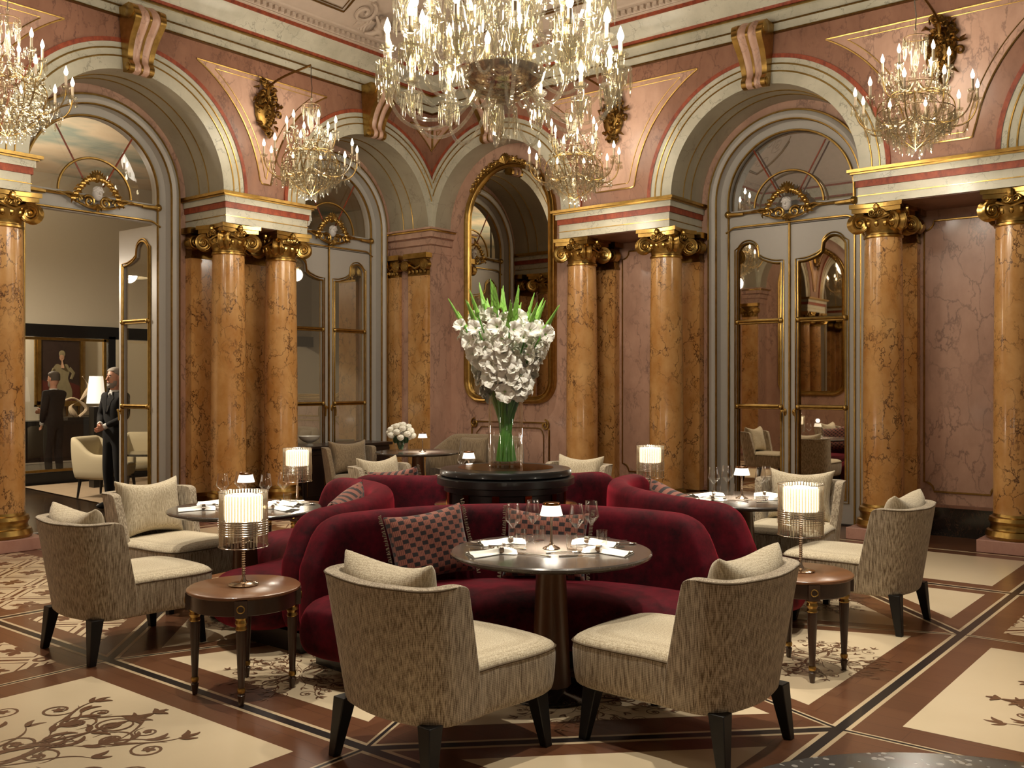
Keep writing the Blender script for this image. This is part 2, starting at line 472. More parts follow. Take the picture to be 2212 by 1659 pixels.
    def build(s, name, parent=None, sub=0, bev=0, loc=None, merge=True, label=None, kind=None):
        me = s.mesh(name, merge)
        if not sub: me.set_sharp_from_angle(angle=R_(38))
        o = bpy.data.objects.new(name, me)
        COL.objects.link(o)
        if parent is not None: o.parent = parent
        if loc: o.location = loc
        if bev:
            b = o.modifiers.new('bevel', 'BEVEL'); b.width = bev; b.segments = 2; b.limit_method = 'ANGLE'; b.angle_limit = R_(40)
        if sub:
            m_ = o.modifiers.new('subsurf', 'SUBSURF'); m_.levels = sub; m_.render_levels = sub
        if label: o['label'] = label
        if kind: o['kind'] = kind
        return o

def tag(o, label, cat=None, group=None):
    o['label'] = label
    if cat: o['category'] = cat
    if group: o['group'] = group
    return o
def thing(name, loc=(0, 0, 0), rz=0.0, label=None, cat=None, group=None):
    o = bpy.data.objects.new(name, None)
    o.empty_display_size = .1
    COL.objects.link(o)
    o.location = loc; o.rotation_euler = (0, 0, rz)
    if label: tag(o, label, cat, group)
    return o
KIDS = {}
def copy_tree(o, parent=None):
    c = o.copy(); COL.objects.link(c)
    if parent is not None: c.parent = parent
    for ch in [x for x in o.children]: copy_tree(ch, c)
    return c
def place(proto, first, loc, rz, label, cat, group):
    o = proto if first else copy_tree(proto)
    o.location = loc; o.rotation_euler = (0, 0, rz)
    tag(o, label, cat, group)
    return o
def struct(o): o['kind'] = 'structure'; return o
def arc(cx, cy, r, a0, a1, n):
    return [(cx+r*math.cos(a0+(a1-a0)*k/n), cy+r*math.sin(a0+(a1-a0)*k/n)) for k in range(n+1)]
def spiral(c, r0, r1, turns, a0=0.0, n=28, sgn=1):
    out = []
    for k in range(n+1):
        u = k/n; r = r0+(r1-r0)*u; a = a0+sgn*turns*2*PI*u
        out.append((c[0]+r*math.cos(a), c[1]+r*math.sin(a)))
    return out
def bez(p0, p1, p2, p3, n=12):
    out = []
    for k in range(n+1):
        t_ = k/n; q = 1-t_
        out.append(tuple(q**3*a+3*q*q*t_*b+3*q*t_*t_*c+t_**3*d for a, b, c, d in zip(p0, p1, p2, p3)))
    return out
def catmull(pts, n=6, closed=False):
    P = [Vector(p) for p in pts]; out = []; N = len(P)
    rng = range(N if closed else N-1)
    for i in rng:
        if closed: a, b, c, d = P[i-1], P[i], P[(i+1) % N], P[(i+2) % N]
        else: a, b, c, d = P[max(i-1, 0)], P[i], P[i+1], P[min(i+2, N-1)]
        for k in range(n):
            t_ = k/n
            out.append(tuple(.5*((2*b)+(-a+c)*t_+(2*a-5*b+4*c-d)*t_*t_+(-a+3*b-3*c+d)*t_**3)))
    if not closed: out.append(tuple(P[-1]))
    return out
# ---------------------------------------------------------------- the room
WT = {2: Matrix(((1, 0, 0, 0), (0, 1, 0, 10.05), (0, 0, 1, 0), (0, 0, 0, 1))),
      1: Matrix(((0, -1, 0, -9.51), (1, 0, 0, 0), (0, 0, 1, 0), (0, 0, 0, 1))),
      3: Matrix(((1, 0, 0, 0), (0, -1, 0, .91), (0, 0, 1, 0), (0, 0, 0, 1)))}
SIDE = {1: 'left', 2: 'right', 3: 'near'}
ARCH = {2: [(-8.34, 'mirror'), (-4.55, 'door'), (-.74, 'door')],
        1: [(2.10, 'mirror'), (5.48, 'open'), (8.855, 'door')],
        3: [(-8.34, 'mirror'), (-4.55, 'door')]}
RANGE = {2: (-9.51, 1.5), 1: (.91, 10.05), 3: (-9.51, -2.3)}
ZS, RO, RI, NB, NM = 3.80, 1.42, 1.10, .76, .31
ZT = 5.44
def W(k): b = MB(); b.T = WT[k].copy(); return b
def WL(k, base):
    b = MB(); b.T = Matrix.Translation(-Vector(base)) @ WT[k]; return b
def wpt(k, s, n, z): return tuple(WT[k] @ Vector((s, n, z)))

def apath(nseg=40, z0=0.0):
    return [('L', z0), ('L', 1.9), ('L', ZS)]+[('A', PI-PI*i/nseg) for i in range(1, nseg)]+[('R', ZS), ('R', 1.9), ('R', z0)]
def app(c, p, r, n):
    if p[0] == 'L': return (c-r, n, p[1])
    if p[0] == 'R': return (c+r, n, p[1])
    return (c+r*math.cos(p[1]), n, ZS+r*math.sin(p[1]))
ARCP = [('A', PI-PI*i/48) for i in range(49)]

def strip_low(s, cs, r, base):
    z = base
    for c in cs:
        d = abs(s-c)
        if d < r: z = max(z, ZS+math.sqrt(r*r-d*d))
    return z

def build_wall(k):
    s0, s1 = RANGE[k]; cs = [c for c, _ in ARCH[k]]
    cl = lambda p: (min(max(p[0], s0), s1), p[1], p[2])
    # upper face
    b = W(k)
    ss = sorted(set([s0+(s1-s0)*i/420 for i in range(421)]+[c+q for c in cs for q in (-RO, RO, -RO+.004, RO-.004) if s0 < c+q < s1]))
    lo = [(s, 0, strip_low(s, cs, RO, ZS)) for s in ss]; hi = [(s, 0, ZT) for s in ss]
    b.grid([lo, hi], 'rose_dark', False)
    # back wall with arched holes
    for c, kind in ARCH[k]:
        hole = .97 if kind != 'mirror' else 0
        nn = NB if kind != 'mirror' else NM
        if hole:
            for r0, r1 in ((hole, 1.14),):
                b.grid([[cl(app(c, p, r0, nn)) for p in ARCP], [cl(app(c, p, r1, nn)) for p in ARCP]], 'rose_marble', False)
        else:
            b.grid([[cl((c+1.12*math.cos(PI-PI*i/48), nn, 0)) for i in range(49)], [cl(app(c, p, 1.12, nn)) for p in ARCP]], 'rose_marble', False)
    edges = [s0-.8]
    for c, kind in ARCH[k]:
        h = .97 if kind != 'mirror' else 1.11
        edges += [c-h, c+h]
    edges.append(s1+.8)
    for a, e in zip(edges[0::2], edges[1::2]):
        if e > a+.01: b.grid([[(a, NB, 0), (e, NB, 0)], [(a, NB, ZS), (e, NB, ZS)]], 'rose_marble', False)
    for c, kind in ARCH[k]:
        if kind == 'mirror':
            for q in (-1.11, 1.11): b.grid([[(c+q, NM, 0), (c+q, NB, 0)], [(c+q, NM, ZS), (c+q, NB, ZS)]], 'rose_marble', False)
    o = struct(b.build('wall_'+SIDE[k]))
    # arch bands, soffits, gilt lines
    b = W(k)
    for c, kind in ARCH[k]:
        dep = NB if kind != 'mirror' else NM
        for r0, r1, mt, n0 in ((RI, 1.375, 'white_marble', -.012), (1.375, RO, 'red_marble', -.02)):
            b.grid([[cl(app(c, p, r0, n0)) for p in ARCP], [cl(app(c, p, r1, n0)) for p in ARCP]], mt, False)
        b.grid([[cl(app(c, p, RO, -.02)) for p in ARCP], [cl(app(c, p, RO, .02)) for p in ARCP]], 'red_marble', False)
        b.grid([[app(c, p, RI, -.012) for p in ARCP], [app(c, p, RI, dep+.01) for p in ARCP]], 'taupe_marble', True)
        for r in (1.315, 1.235): 
            pts = [app(c, p, r, -.014) for p in ARCP if s0+.004 < app(c, p, r, 0)[0] < s1-.004]
            b.tube(pts, .009, 'gold', 6)
        if dep > .5:
            for n_ in (.28, .47): b.tube([app(c, p, RI-.002, n_) for p in ARCP], .008, 'gold', 6)
    struct(b.build('trim_arches_'+SIDE[k]))
    # spandrel panels
    b = W(k)
    for off, zt, zb, mt in ((.20, 5.24, 3.98, 'rose_marble'),):
        for (ra, za, zl) in ((RO+off, zt, zb), (RO+off+.075, zt-.055, zb+.06)):
            runs, cur = [], []
            for i in range(1200):
                s = s0+(s1-s0)*i/1199
                z = strip_low(s, cs, ra, zl)
                near = min(abs(s-c) for c in cs)
                if z < za-.002 and s0+.012+(ra-RO-off) < s < s1-.012-(ra-RO-off): cur.append((s, z))
                else:
                    if len(cur) > 8: runs.append(cur)
                    cur = []
            if len(cur) > 8: runs.append(cur)
            for rn in runs:
                first = ra == RO+off
                if first: b.grid([[(s, -.004, z) for s, z in rn], [(s, -.004, za) for s, z in rn]], mt, False)
                step = max(1, len(rn)//60)
                low = [(s, -.006, z) for s, z in rn[::step]]+[(rn[-1][0], -.006, rn[-1][1])]
                r_ = .010 if first else .006
                b.tube(low, r_, 'gold', 5); b.tube([(rn[0][0], -.006, za), (rn[-1][0], -.006, za)], r_, 'gold', 5)
                for e in (rn[0], rn[-1]):
                    if za-e[1] > .01: b.tube([(e[0], -.006, e[1]), (e[0], -.006, za)], r_, 'gold', 5)
    struct(b.build('trim_spandrels_'+SIDE[k]))

def entablature(k, a, e, pink=False):
    mw = 'white_marble' if not pink else 'rose_marble'
    b = W(k)
    def lay(z0, z1, o, mt, ins=0): b.box(a-o, e+o, -.05-o, NB, z0, z1, mt)
    lay(3.45, 3.62, 0, mw); lay(3.528, 3.538, .006, 'gold')
    lay(3.62, 3.685, .018, 'red_marble' if not pink else 'rose_dark'); lay(3.685, 3.75, .035, mw)
    lay(3.75, 3.768, .06, 'gold'); lay(3.768, 3.80, .085, 'gold')
    b.box(a+.03, e-.03, -.02, NB, 3.444, 3.45, 'rose_dark')
    struct(b.build('trim_entablature'))

def pilaster(k, c, w_=.42, n1=NB, n0=NB-.12):
    base = wpt(k, c, n1, 0)
    t_ = thing('marble_pilaster', base)
    b = WL(k, base); b.box(c-w_/2, c+w_/2, n0, n1, .30, 3.12, 'orange_marble'); b.build('shaft', t_)
    b = WL(k, base)
    for z0, z1, o in ((.10, .16, .05), (.16, .20, .03), (.20, .26, .045), (.26, .30, .015)):
        b.box(c-w_/2-o, c+w_/2+o, n0-o, n1, z0, z1, 'gold')
    b.box(c-w_/2-.06, c+w_/2+.06, n0-.06, n1, 0, .10, 'pink_stone'); b.build('base', t_)
    b = WL(k, base)
    b.box(c-w_/2-.01, c+w_/2+.01, n0-.012, n1, 3.10, 3.13, 'gold_dark')
    b.box(c-w_/2, c+w_/2, n0-.01, n1, 3.13, 3.38, 'gold_dark')
    b.box(c-w_/2-.06, c+w_/2+.06, n0-.08, n1, 3.38, 3.45, 'gold')
    for q in (-1, 1):
        T0 = b.T
        b.T = b.T @ Matrix.Translation((c+q*(w_/2), n0-.03, 3.27)) @ Matrix.Rotation(PI/2, 4, 'X')
        b.lathe([(.015, -.06), (.085, -.05), (.085, .05), (.015, .06)], 'gold', 14)
        b.T = T0
        b.tube([(x, n0-.09, z) for x, z in spiral((c+q*w_/2, 3.27), .085, .015, 2, n=26)], .011, 'gold', 5)
    b.tube([(c-w_/2+.07, n0-.03, 3.3), (c, n0-.05, 3.24), (c+w_/2-.07, n0-.03, 3.3)], .022, 'gold', 6)
    b.ell((c, n0-.03, 3.30), (.04, .03, .05), 'gold')
    b.build('capital', t_)
    return t_

# --- columns
def make_column():
    t_ = thing('marble_column')
    b = MB()
    b.lathe([(.203, .36), (.203, 1.2), (.200, 1.8), (.194, 2.4), (.184, 3.06), (.180, 3.12)], 'orange_marble', 40, caps=False); b.build('shaft', t_)
    b = MB()
    b.lathe([(.26, .12), (.275, .15), (.26, .20), (.235, .21), (.225, .25), (.232, .27), (.245, .29), (.235, .325), (.21, .335), (.204, .36)], 'gold', 40); b.build('base_ring', t_)
    b = MB(); b.box(-.29, .29, -.29, .29, 0, .12, 'pink_stone'); b.build('plinth', t_, bev=.006)
    b = MB()
    b.lathe([(.180, 3.10), (.196, 3.11), (.196, 3.13), (.183, 3.14), (.183, 3.17), (.195, 3.19), (.225, 3.24), (.235, 3.28), (.20, 3.31), (.19, 3.36)], 'gold', 32, caps=False)
    for i in range(16):
        a = 2*PI*i/16
        b.ell((.215*math.cos(a), .215*math.sin(a), 3.245), (.026, .026, .04), 'gold', 6, 5)
    # abacus with hollow sides
    for zz, q in ((3.36, .0), (3.405, .02)):
        pts = []
        for j in range(4):
            a = j*PI/2
            co, si = math.cos(a), math.sin(a)
            for u in (-1, -.8, -.4, 0, .4, .8, 1):
                x = .245+q-.045*(1-u*u); y = (.245+q)*u
                pts.append((x*co-y*si, x*si+y*co))
        b.prism(pts, zz, zz+.045, 'gold')
    b.build('capital', t_)
    b = MB()
    for j in range(4):
        a = PI/4+j*PI/2
        T0 = b.T
        b.T = Matrix.Rotation(a, 4, 'Z') @ Matrix.Translation((.275, 0, 3.25)) @ Matrix.Rotation(PI/2, 4, 'X')
        b.lathe([(.012, -.055), (.03, -.062), (.04, -.04), (.09, -.05), (.10, -.035), (.075, 0), (.10, .035), (.09, .05), (.04, .04), (.03, .062), (.012, .055)], 'gold', 20)
        b.T = T0
        co, si = math.cos(a), math.sin(a)
        for q in (-1, 1):
            sp = spiral((.275, 3.25), .10, .02, 2.0, a0=PI*.6, n=30, sgn=-1)
            pts = [(x*co-q*.05*si, x*si+q*.05*co, z) for x, z in sp]
            b.tube(pts, .012, 'gold', 5)
            b.ell((.275*co-q*.058*si, .275*si+q*.058*co, 3.25), .022, 'gold', 8, 5)
        b.tube(bez((.16*co, .16*si, 3.36), (.2*co, .2*si, 3.40), (.26*co, .26*si, 3.38), (.29*co, .29*si, 3.34)), .03, 'gold', 6)
    for j in range(4):
        a = j*PI/2; co, si = math.cos(a), math.sin(a)
        for q in (-1, 1):
            b.tube([(.23*co-(q*.045+x)*si, .23*si+(q*.045+x)*co, 3.345+z) for x, z in spiral((0, 0), .04, .008, 1.6, n=18, sgn=q)], .008, 'gold', 5)
        b.ell((.235*co, .235*si, 3.40), (.03, .03, .045), 'gold', 8, 6)
        b.tube([(.225*co+.13*si, .225*si-.13*co, 3.32), (.25*co, .25*si, 3.27), (.225*co-.13*si, .225*si+.13*co, 3.32)], .014, 'gold', 5)
    b.build('volutes', t_)
    return t_
COLN = make_column()
COLS = [
 (1, 4.22, 'orange marble column at the left edge, beside the open doorway'),
 (1, 6.79, 'orange marble column just right of the open doorway, nearer of the pair'),
 (1, 7.55, 'orange marble column of the left pair beside the closed grey door'),
 (2, -7.06, 'orange marble column right of the gilt arched mirror, behind the velvet sofas'),
 (2, -5.83, 'orange marble column left of the mirrored grey double door, behind the crystal lamp'),
 (2, -3.27, 'orange marble column right of the mirrored grey double door'),
 (2, -2.02, 'orange marble column at the right edge of the picture'),
 (1, 3.46, 'orange marble column of the left wall outside the picture'),
 (3, -7.06, 'orange marble column of the near wall beside its mirror'),
 (3, -5.83, 'orange marble column of the near wall left of its door'),
 (3, -3.27, 'orange marble column of the near wall right of its door')]
for i, (k, s, lab) in enumerate(COLS):
    o = place(COLN, i == 0, wpt(k, s, .20, 0), 0, lab, 'column', 'freestanding orange marble columns')
PIL = [(1, 6.79, 'flat orange pilaster behind the left wall column pair, nearer one'),
       (1, 7.55, 'flat orange pilaster seen between the two left wall columns'),
       (2, -7.06, 'flat orange pilaster in shade behind the column right of the mirror'),
       (2, -5.83, 'flat orange pilaster right behind the column left of the mirrored door'),
       (2, -3.27, 'narrow strip of orange pilaster behind the column right of the mirrored door'),
       (2, -2.02, 'orange pilaster behind the column at the right edge'),
       (1, 4.22, 'orange pilaster behind the leftmost column')]
for k, s, lab in PIL: tag(pilaster(k, s), lab, 'pilaster', 'flat orange pilasters on the walls')
for k in (1, 2, 3): build_wall(k)
entablature(2, -7.24, -5.65); entablature(2, -3.45, -1.84); entablature(2, .36, 1.5)
entablature(1, 6.58, 7.755); entablature(1, 3.20, 4.38)
entablature(3, -7.24, -5.65); entablature(3, -3.45, -2.3)
# corner pier
def corner_pier(y0, sg, name, lab1, lab2):
    b = MB(); b.box(-10.3, -9.43, min(y0, y0+sg*.9), max(y0, y0+sg*.9), 0, 3.45, 'rose_marble')
    struct(b.build(name+'_pier'))
    b = MB()
    for z0, z1, o, mt in ((3.45, 3.56, 0, 'rose_marble'), (3.56, 3.575, .012, 'rose_dark'), (3.575, 3.66, .02, 'rose_marble'), (3.66, 3.675, .04, 'rose_dark'), (3.675, 3.75, .06, 'rose_marble'), (3.75, 3.775, .09, 'gold'), (3.775, 3.80, .11, 'rose_marble')):
        ya, yb = (y0-o, y0+.9) if sg > 0 else (y0-.9, y0+o)
        b.box(-10.35, -9.42+o, ya, yb, z0, z1, mt)
    struct(b.build(name+'_impost'))
    for xc, ww, lab in ((-9.63, .38, lab1), (-10.13, .26, lab2)):
        base = (xc, y0, 0)
        t_ = thing('marble_pilaster', base); tag(t_, lab, 'pilaster', 'pilasters of the corner pier')
        def bb(x0, x1, d0, z0, z1, mt, b):
            b.box(x0-xc, x1-xc, min(-sg*d0, 0), max(-sg*d0, 0), z0, z1, mt)
        b = MB(); bb(xc-ww/2, xc+ww/2, .05, .3, 3.14, 'orange_marble', b); b.build('shaft', t_)
        b = MB(); bb(xc-ww/2-.03, xc+ww/2+.03, .08, .12, .3, 'gold', b); bb(xc-ww/2-.05, xc+ww/2+.05, .1, 0, .12, 'pink_stone', b); b.build('base', t_)
        b = MB(); bb(xc-ww/2, xc+ww/2, .06, 3.14, 3.38, 'gold_dark', b); bb(xc-ww/2-.04, xc+ww/2+.04, .12, 3.38, 3.45, 'gold', b)
        for q in (-1, 1):
            T0 = b.T; b.T = Matrix.Translation((q*ww/2, -sg*.09, 3.28)) @ Matrix.Rotation(PI/2, 4, 'X')
            b.lathe([(.015, -.05), (.075, -.04), (.075, .04), (.015, .05)], 'gold', 14); b.T = T0
            b.tube([(q*ww/2+x, -sg*.13, 3.28+z) for x, z in spiral((0, 0), .075, .012, 2, n=26)], .010, 'gold', 5)
        b.tube([(-ww/2+.05, -sg*.07, 3.3), (0, -sg*.1, 3.24), (ww/2-.05, -sg*.07, 3.3)], .02, 'gold', 6)
        for q in range(5): b.ell((-ww/2+ww*(q+.5)/5, -sg*.07, 3.2), (.024, .02, .035), 'gold', 6, 5)
        b.build('capital', t_)
corner_pier(9.93, 1, 'wall_corner', 'wider orange pilaster on the corner pier left of the gilt mirror', 'slim orange pilaster beside the closed grey door, on the corner pier')
corner_pier(1.03, -1, 'wall_near_corner', 'wider orange pilaster on the near corner pier', 'slim orange pilaster on the near corner pier')

# gilt wall panel frames and black skirting
def wall_panel(k, a, e, z0, z1, n, r=.010, notch=.10):
    b = W(k)
    pts = [(a+notch, z0), (e-notch, z0)]+[(e-notch*math.cos(t_), z0+notch*math.sin(t_)) for t_ in [PI/8*j for j in range(5)]][::1]
    def corner(cx, cy, a0):
        return [(cx+notch*math.cos(a0-PI/2*j/5), cy+notch*math.sin(a0-PI/2*j/5)) for j in range(6)]
    loop = corner(a, z0, PI/2)[::1]+corner(e, z0, PI)[::1]+corner(e, z1, 3*PI/2)+corner(a, z1, 2*PI)
    loop = [(x, n, z) for x, z in loop]
    b.tube(loop, r, 'gold', 6, closed=True)
    struct(b.build('trim_panel_'+SIDE[k]))
wall_panel(2, -3.02, -2.27, .46, 3.33, NB-.008); wall_panel(2, -6.80, -6.09, .46, 3.33, NB-.008)
for k, a, e, n in ((2, -6.8, -5.55, NB), (2, -3.53, -1.7, NB), (1, 6.5, 7.82, NB), (2, -9.42, -7.24, NM), (1, 3.1, 4.44, NB)):
    b = W(k); b.box(a, e, n-.03, n, 0, .30, 'black_marble'); b.box(a, e, n-.04, n, .30, .33, 'rose_dark'); struct(b.build('baseboard_'+SIDE[k]))

# cornice and coved ceiling
PTS = [lambda n: (-2.3, .91-n), lambda n: (-9.51-n, .91-n), lambda n: (-9.51-n, 10.05+n), lambda n: (1.5, 10.05+n)]
def csweep(b, prof, mat, smooth=False):
    for (n0, z0), (n1, z1) in zip(prof[:-1], prof[1:]):
        b.grid([[(*q(n0), z0) for q in PTS], [(*q(n1), z1) for q in PTS]], mat, smooth)
b = MB()
csweep(b, [(0, 5.44), (-.03, 5.44), (-.03, 5.53)], 'white_marble'); csweep(b, [(-.03, 5.53), (-.045, 5.535), (-.045, 5.545), (-.03, 5.55)], 'gold_dark')
csweep(b, [(-.0, 5.425), (-.04, 5.43), (-.04, 5.443), (0, 5.445)], 'gold_dark')
csweep(b, [(-.03, 5.55), (-.03, 5.645), (-.06, 5.655)], 'white_marble'); csweep(b, [(-.06, 5.655), (-.08, 5.66), (-.08, 5.675), (-.06, 5.68)], 'gold')
csweep(b, [(-.06, 5.68), (-.075, 5.685), (-.075, 5.72)], 'red_marble')
csweep(b, [(-.075, 5.72), (-.09, 5.74), (-.12, 5.80), (-.18, 5.86), (-.21, 5.90)], 'white_marble')
csweep(b, [(-.21, 5.90), (-.23, 5.905), (-.23, 5.94)], 'red_marble')
csweep(b, [(-.23, 5.94), (-.25, 5.945), (-.26, 5.955), (-.25, 5.965), (-.26, 5.975), (-.27, 6.02), (-.36, 6.03), (-.37, 6.05), (-.40, 6.06)], 'plaster')
struct(b.build('trim_cornice'))
b = MB()   # dentils
for k, (s0, s1) in ((1, (1.2, 9.75)), (2, (-9.2, 1.3))):
    b.T = WT[k]; s = s0
    while s < s1:
        b.box(s, s+.045, -.315, -.26, 5.975, 6.02, 'plaster'); s += .085
struct(b.build('trim_dentils'))
COVE = [(-.40, 6.06), (-.62, 6.17), (-.86, 6.31), (-1.10, 6.50), (-1.30, 6.74), (-1.42, 7.0)]
b = MB(); csweep(b, COVE, 'plaster', True)
csweep(b, [(-1.42, 7.0), (-1.50, 7.0), (-1.52, 6.96), (-1.60, 6.96), (-1.62, 7.02)], 'gold_dark')
b.poly([(-9.51+1.62, .91+1.62, 7.02), (-9.51+1.62, 10.05-1.62, 7.02), (1.5, 10.05-1.62, 7.02), (1.5, .91+1.62, 7.02)], 'ceiling_dark')
struct(b.build('ceiling'))
def cove(k, s, v, off=0.012):
    L = len(COVE)-1; v = min(max(v, 0), .9999)*L; i = int(v); f_ = v-i
    (n0, z0), (n1, z1) = COVE[i], COVE[i+1]
    n, z = n0+(n1-n0)*f_, z0+(z1-z0)*f_
    d = Vector((n1-n0, z1-z0)).normalized()
    return wpt(k, s, n-d.y*off, z+d.x*off*-1) if False else wpt(k, s, n-d.y*off, z-abs(d.x)*off)
b = MB()
def cv(k, pts, r, mat): b.tube([cove(k, s, v) for s, v in pts], r, mat, 5)
for k, segs in ((1, ((5.0, 7.9), (2.2, 4.4))), (2, ((-8.1, -6.0), (-4.6, -1.2)))):
    for a, e in segs:
        for o_ in (0, .05):
            vv0, vv1 = .14+o_*.6, .93-o_*.6; nn = 10
            loop = [(a+o_+(e-a-2*o_)*i/nn, vv0) for i in range(nn+1)]+[(e-o_, vv0+(vv1-vv0)*i/8) for i in range(1, 9)]
            loop += [(e-o_-(e-a-2*o_)*i/nn, vv1) for i in range(1, nn+1)]+[(a+o_, vv1-(vv1-vv0)*i/8) for i in range(1, 8)]
            b.tube([cove(k, s, v) for s, v in loop], .012 if o_ == 0 else .007, 'gold_dark', 5, closed=True)
        random.seed(int(a*10)); n_sc = int((e-a)/.34)
        for i in range(n_sc):
            c0 = a+.2+(e-a-.4)*(i+.5)/n_sc
            for vv in (.36, .68):
                sg = 1 if (i+int(vv*10)) % 2 else -1
                cv(k, [(x, .0+y) for x, y in [(c0+p[0], vv+p[1]*.9) for p in spiral((0, 0), .02, .15, 1.6, a0=random.random()*6, n=30, sgn=sg)]], .014, 'plaster')
        m_ = (a+e)/2
struct(b.build('trim_ceiling_relief'))

# plaster cherub groups on the cove at the corners of the ceiling
def cherub(k, s, v, flip, lab):
    base = Vector(wpt(k, s, -.40, 6.03))
    t_ = thing('plaster_cherub', base); tag(t_, lab, 'sculpture', 'plaster cherubs on the cove')
    def L(ds, dv, off): return tuple(Vector(cove(k, s+ds*flip*.75, v+dv*.36, off*.9))-base)
    sk = MB()
    j = {'pel': L(0, 0, .07), 'chest': L(.03, .17, .09), 'neck': L(.04, .25, .1), 'head': L(.05, .31, .11),
         'ls': L(-.07, .21, .1), 'le': L(-.16, .14, .11), 'lh': L(-.25, .2, .1), 'rs': L(.12, .22, .1), 're': L(.2, .3, .12), 'rh': L(.27, .4, .1),
         'lk': L(-.12, -.12, .12), 'lf': L(-.05, -.30, .07), 'rk': L(.10, -.14, .13), 'rf': L(.18, -.30, .07)}
    rad = {'pel': .075, 'chest': .08, 'neck': .04, 'head': .035, 'ls': .04, 'le': .03, 'lh': .02, 'rs': .04, 're': .03, 'rh': .02, 'lk': .045, 'lf': .025, 'rk': .045, 'rf': .025}
    rad = {a_: r_*.8 for a_, r_ in rad.items()}
    skin_body('body', j, rad, [('pel', 'chest'), ('chest', 'neck'), ('neck', 'head'), ('chest', 'ls'), ('ls', 'le'), ('le', 'lh'), ('chest', 'rs'), ('rs', 're'), ('re', 'rh'), ('pel', 'lk'), ('lk', 'lf'), ('pel', 'rk'), ('rk', 'rf')], 'plaster', t_)
    b = MB(); b.ell(j['head'], .06, 'plaster', 12, 8)
    for q in range(9):
        b.ell(tuple(Vector(j['head'])+Vector((random.uniform(-.05, .05), random.uniform(-.05, .05), .045+random.uniform(-.02, .02)))), .026, 'plaster', 6, 4)
    b.build('head', t_)
    b = MB()
    for q in range(7):
        b.tube([L(.05+.05*q+.02*math.sin(i), -.34+.08*i, .02*math.sin(i+q)) for i in range(7)], .022, 'plaster', 5)
    b.build('drapery', t_)
    b = MB()
    for f_ in (-1, 1):
        b.tube([L(f_*.42+x, y*1.6+.25, .03) for x, y in spiral((0, 0), .22, .03, 1.4, a0=PI/2, n=30, sgn=f_)], .026, 'plaster', 6)
        b.tube([L(f_*.50+x, y+.75, .03) for x, y in spiral((0, 0), .12, .02, 1.4, a0=0, n=24, sgn=-f_)], .02, 'plaster', 6)
    b.build('scrollwork', t_)
def skin_body(name, joints, radii, edges, mat, parent, sub=1, squash=None, root=None):
    names = list(joints); ix = {n_: i for i, n_ in enumerate(names)}
    me = bpy.data.meshes.new(name)
    me.from_pydata([joints[n_] for n_ in names], [(ix[a], ix[c]) for a, c in edges], [])
    me.materials.append(M[mat])
    o = bpy.data.objects.new(name, me); COL.objects.link(o); o.parent = parent
    md = o.modifiers.new('skin', 'SKIN'); md.use_smooth_shade = True
    if not me.skin_vertices: 
        pass
    sv = me.skin_vertices[0].data if me.skin_vertices else None
    if sv is None:
        import bmesh
        bm = bmesh.new(); bm.from_mesh(me); bm.verts.layers.skin.verify(); bm.to_mesh(me); bm.free()
        sv = me.skin_vertices[0].data
    for n_, i in ix.items():
        r = radii[n_]; sv[i].radius = r if isinstance(r, (tuple, list)) else (r, r)
        sv[i].use_root = (i == (ix[root] if root else 0))
    m2 = o.modifiers.new('subsurf', 'SUBSURF'); m2.levels = sub; m2.render_levels = sub
    return o
cherub(1, 8.46, .13, -1, 'pale plaster cherub on the ceiling cove left of the great chandelier')
cherub(2, -5.40, .13, 1, 'pale plaster cherub on the ceiling cove, right of the great chandelier at the top edge')

# scroll keystones
def keystone(k, c, lab):
    zt, zb = 5.50, 4.86
    base = wpt(k, c, 0, zb)
    t_ = thing('scroll_keystone', base); tag(t_, lab, 'keystone', 'rose and gilt scroll keystones')
    # side profile: depth out of wall versus height
    prof = catmull([(-.30, 5.46), (-.335, 5.38), (-.29, 5.30), (-.21, 5.20), (-.15, 5.08), (-.13, 4.98), (-.165, 4.92), (-.155, 4.86), (-.10, 4.84)], 5)
    prof = [(-.02, 5.52), (-.22, 5.53)]+prof+[(-.02, 4.86)]
    def half(z): return .135+.05*(z-zb)/(zt-zb)
    def strip(b, u0, u1, out, mat, bulge=0):
        q = 5 if bulge else 2
        rows = []
        for i in range(q+1):
            u = u0+(u1-u0)*i/q
            bo = out+bulge*math.sin(PI*i/q)
            rows.append([(c+half(z)*u, n-bo, z) for n, z in prof])
        b.grid(rows, mat, True)
        for uu in (u0, u1):
            lo_ = [(c+half(z)*uu, n-out, z) for n, z in prof]; b.add(lo_, [tuple(range(len(lo_)))], mat, False)
    b = WL(k, base)
    for u0, u1 in ((-.62, -.08), (.08, .62)): strip(b, u0, u1, .0, 'rose_marble', .028)
    b.build('fluted_body', t_)
    b = WL(k, base)
    for u0, u1 in ((-1, -.62), (-.08, .08), (.62, 1)): strip(b, u0, u1, .004, 'gold', 0)
    for z, n, r in ((5.44, -.24, .075), (4.90, -.11, .045)):
        T0 = b.T; b.T = b.T @ Matrix.Translation((c, n, z)) @ Matrix.Rotation(PI/2, 4, 'Y')
        h = half(z)+.02; b.lathe([(.012, -h), (r, -h+.012), (r, -h*.62), (r*.6, -h*.6)], 'gold', 16); b.lathe([(r*.6, h*.6), (r, h*.62), (r, h-.012), (.012, h)], 'gold', 16); b.T = T0
    b.build('gilt_scroll', t_)
keystone(1, 5.48, 'scroll keystone over the arch of the open doorway, top left')
keystone(1, 8.855, 'scroll keystone over the arch of the closed left door')
keystone(2, -8.34, 'scroll keystone over the mirror arch, half hidden by the great chandelier')
keystone(2, -4.55, 'scroll keystone over the arch of the mirrored double door')
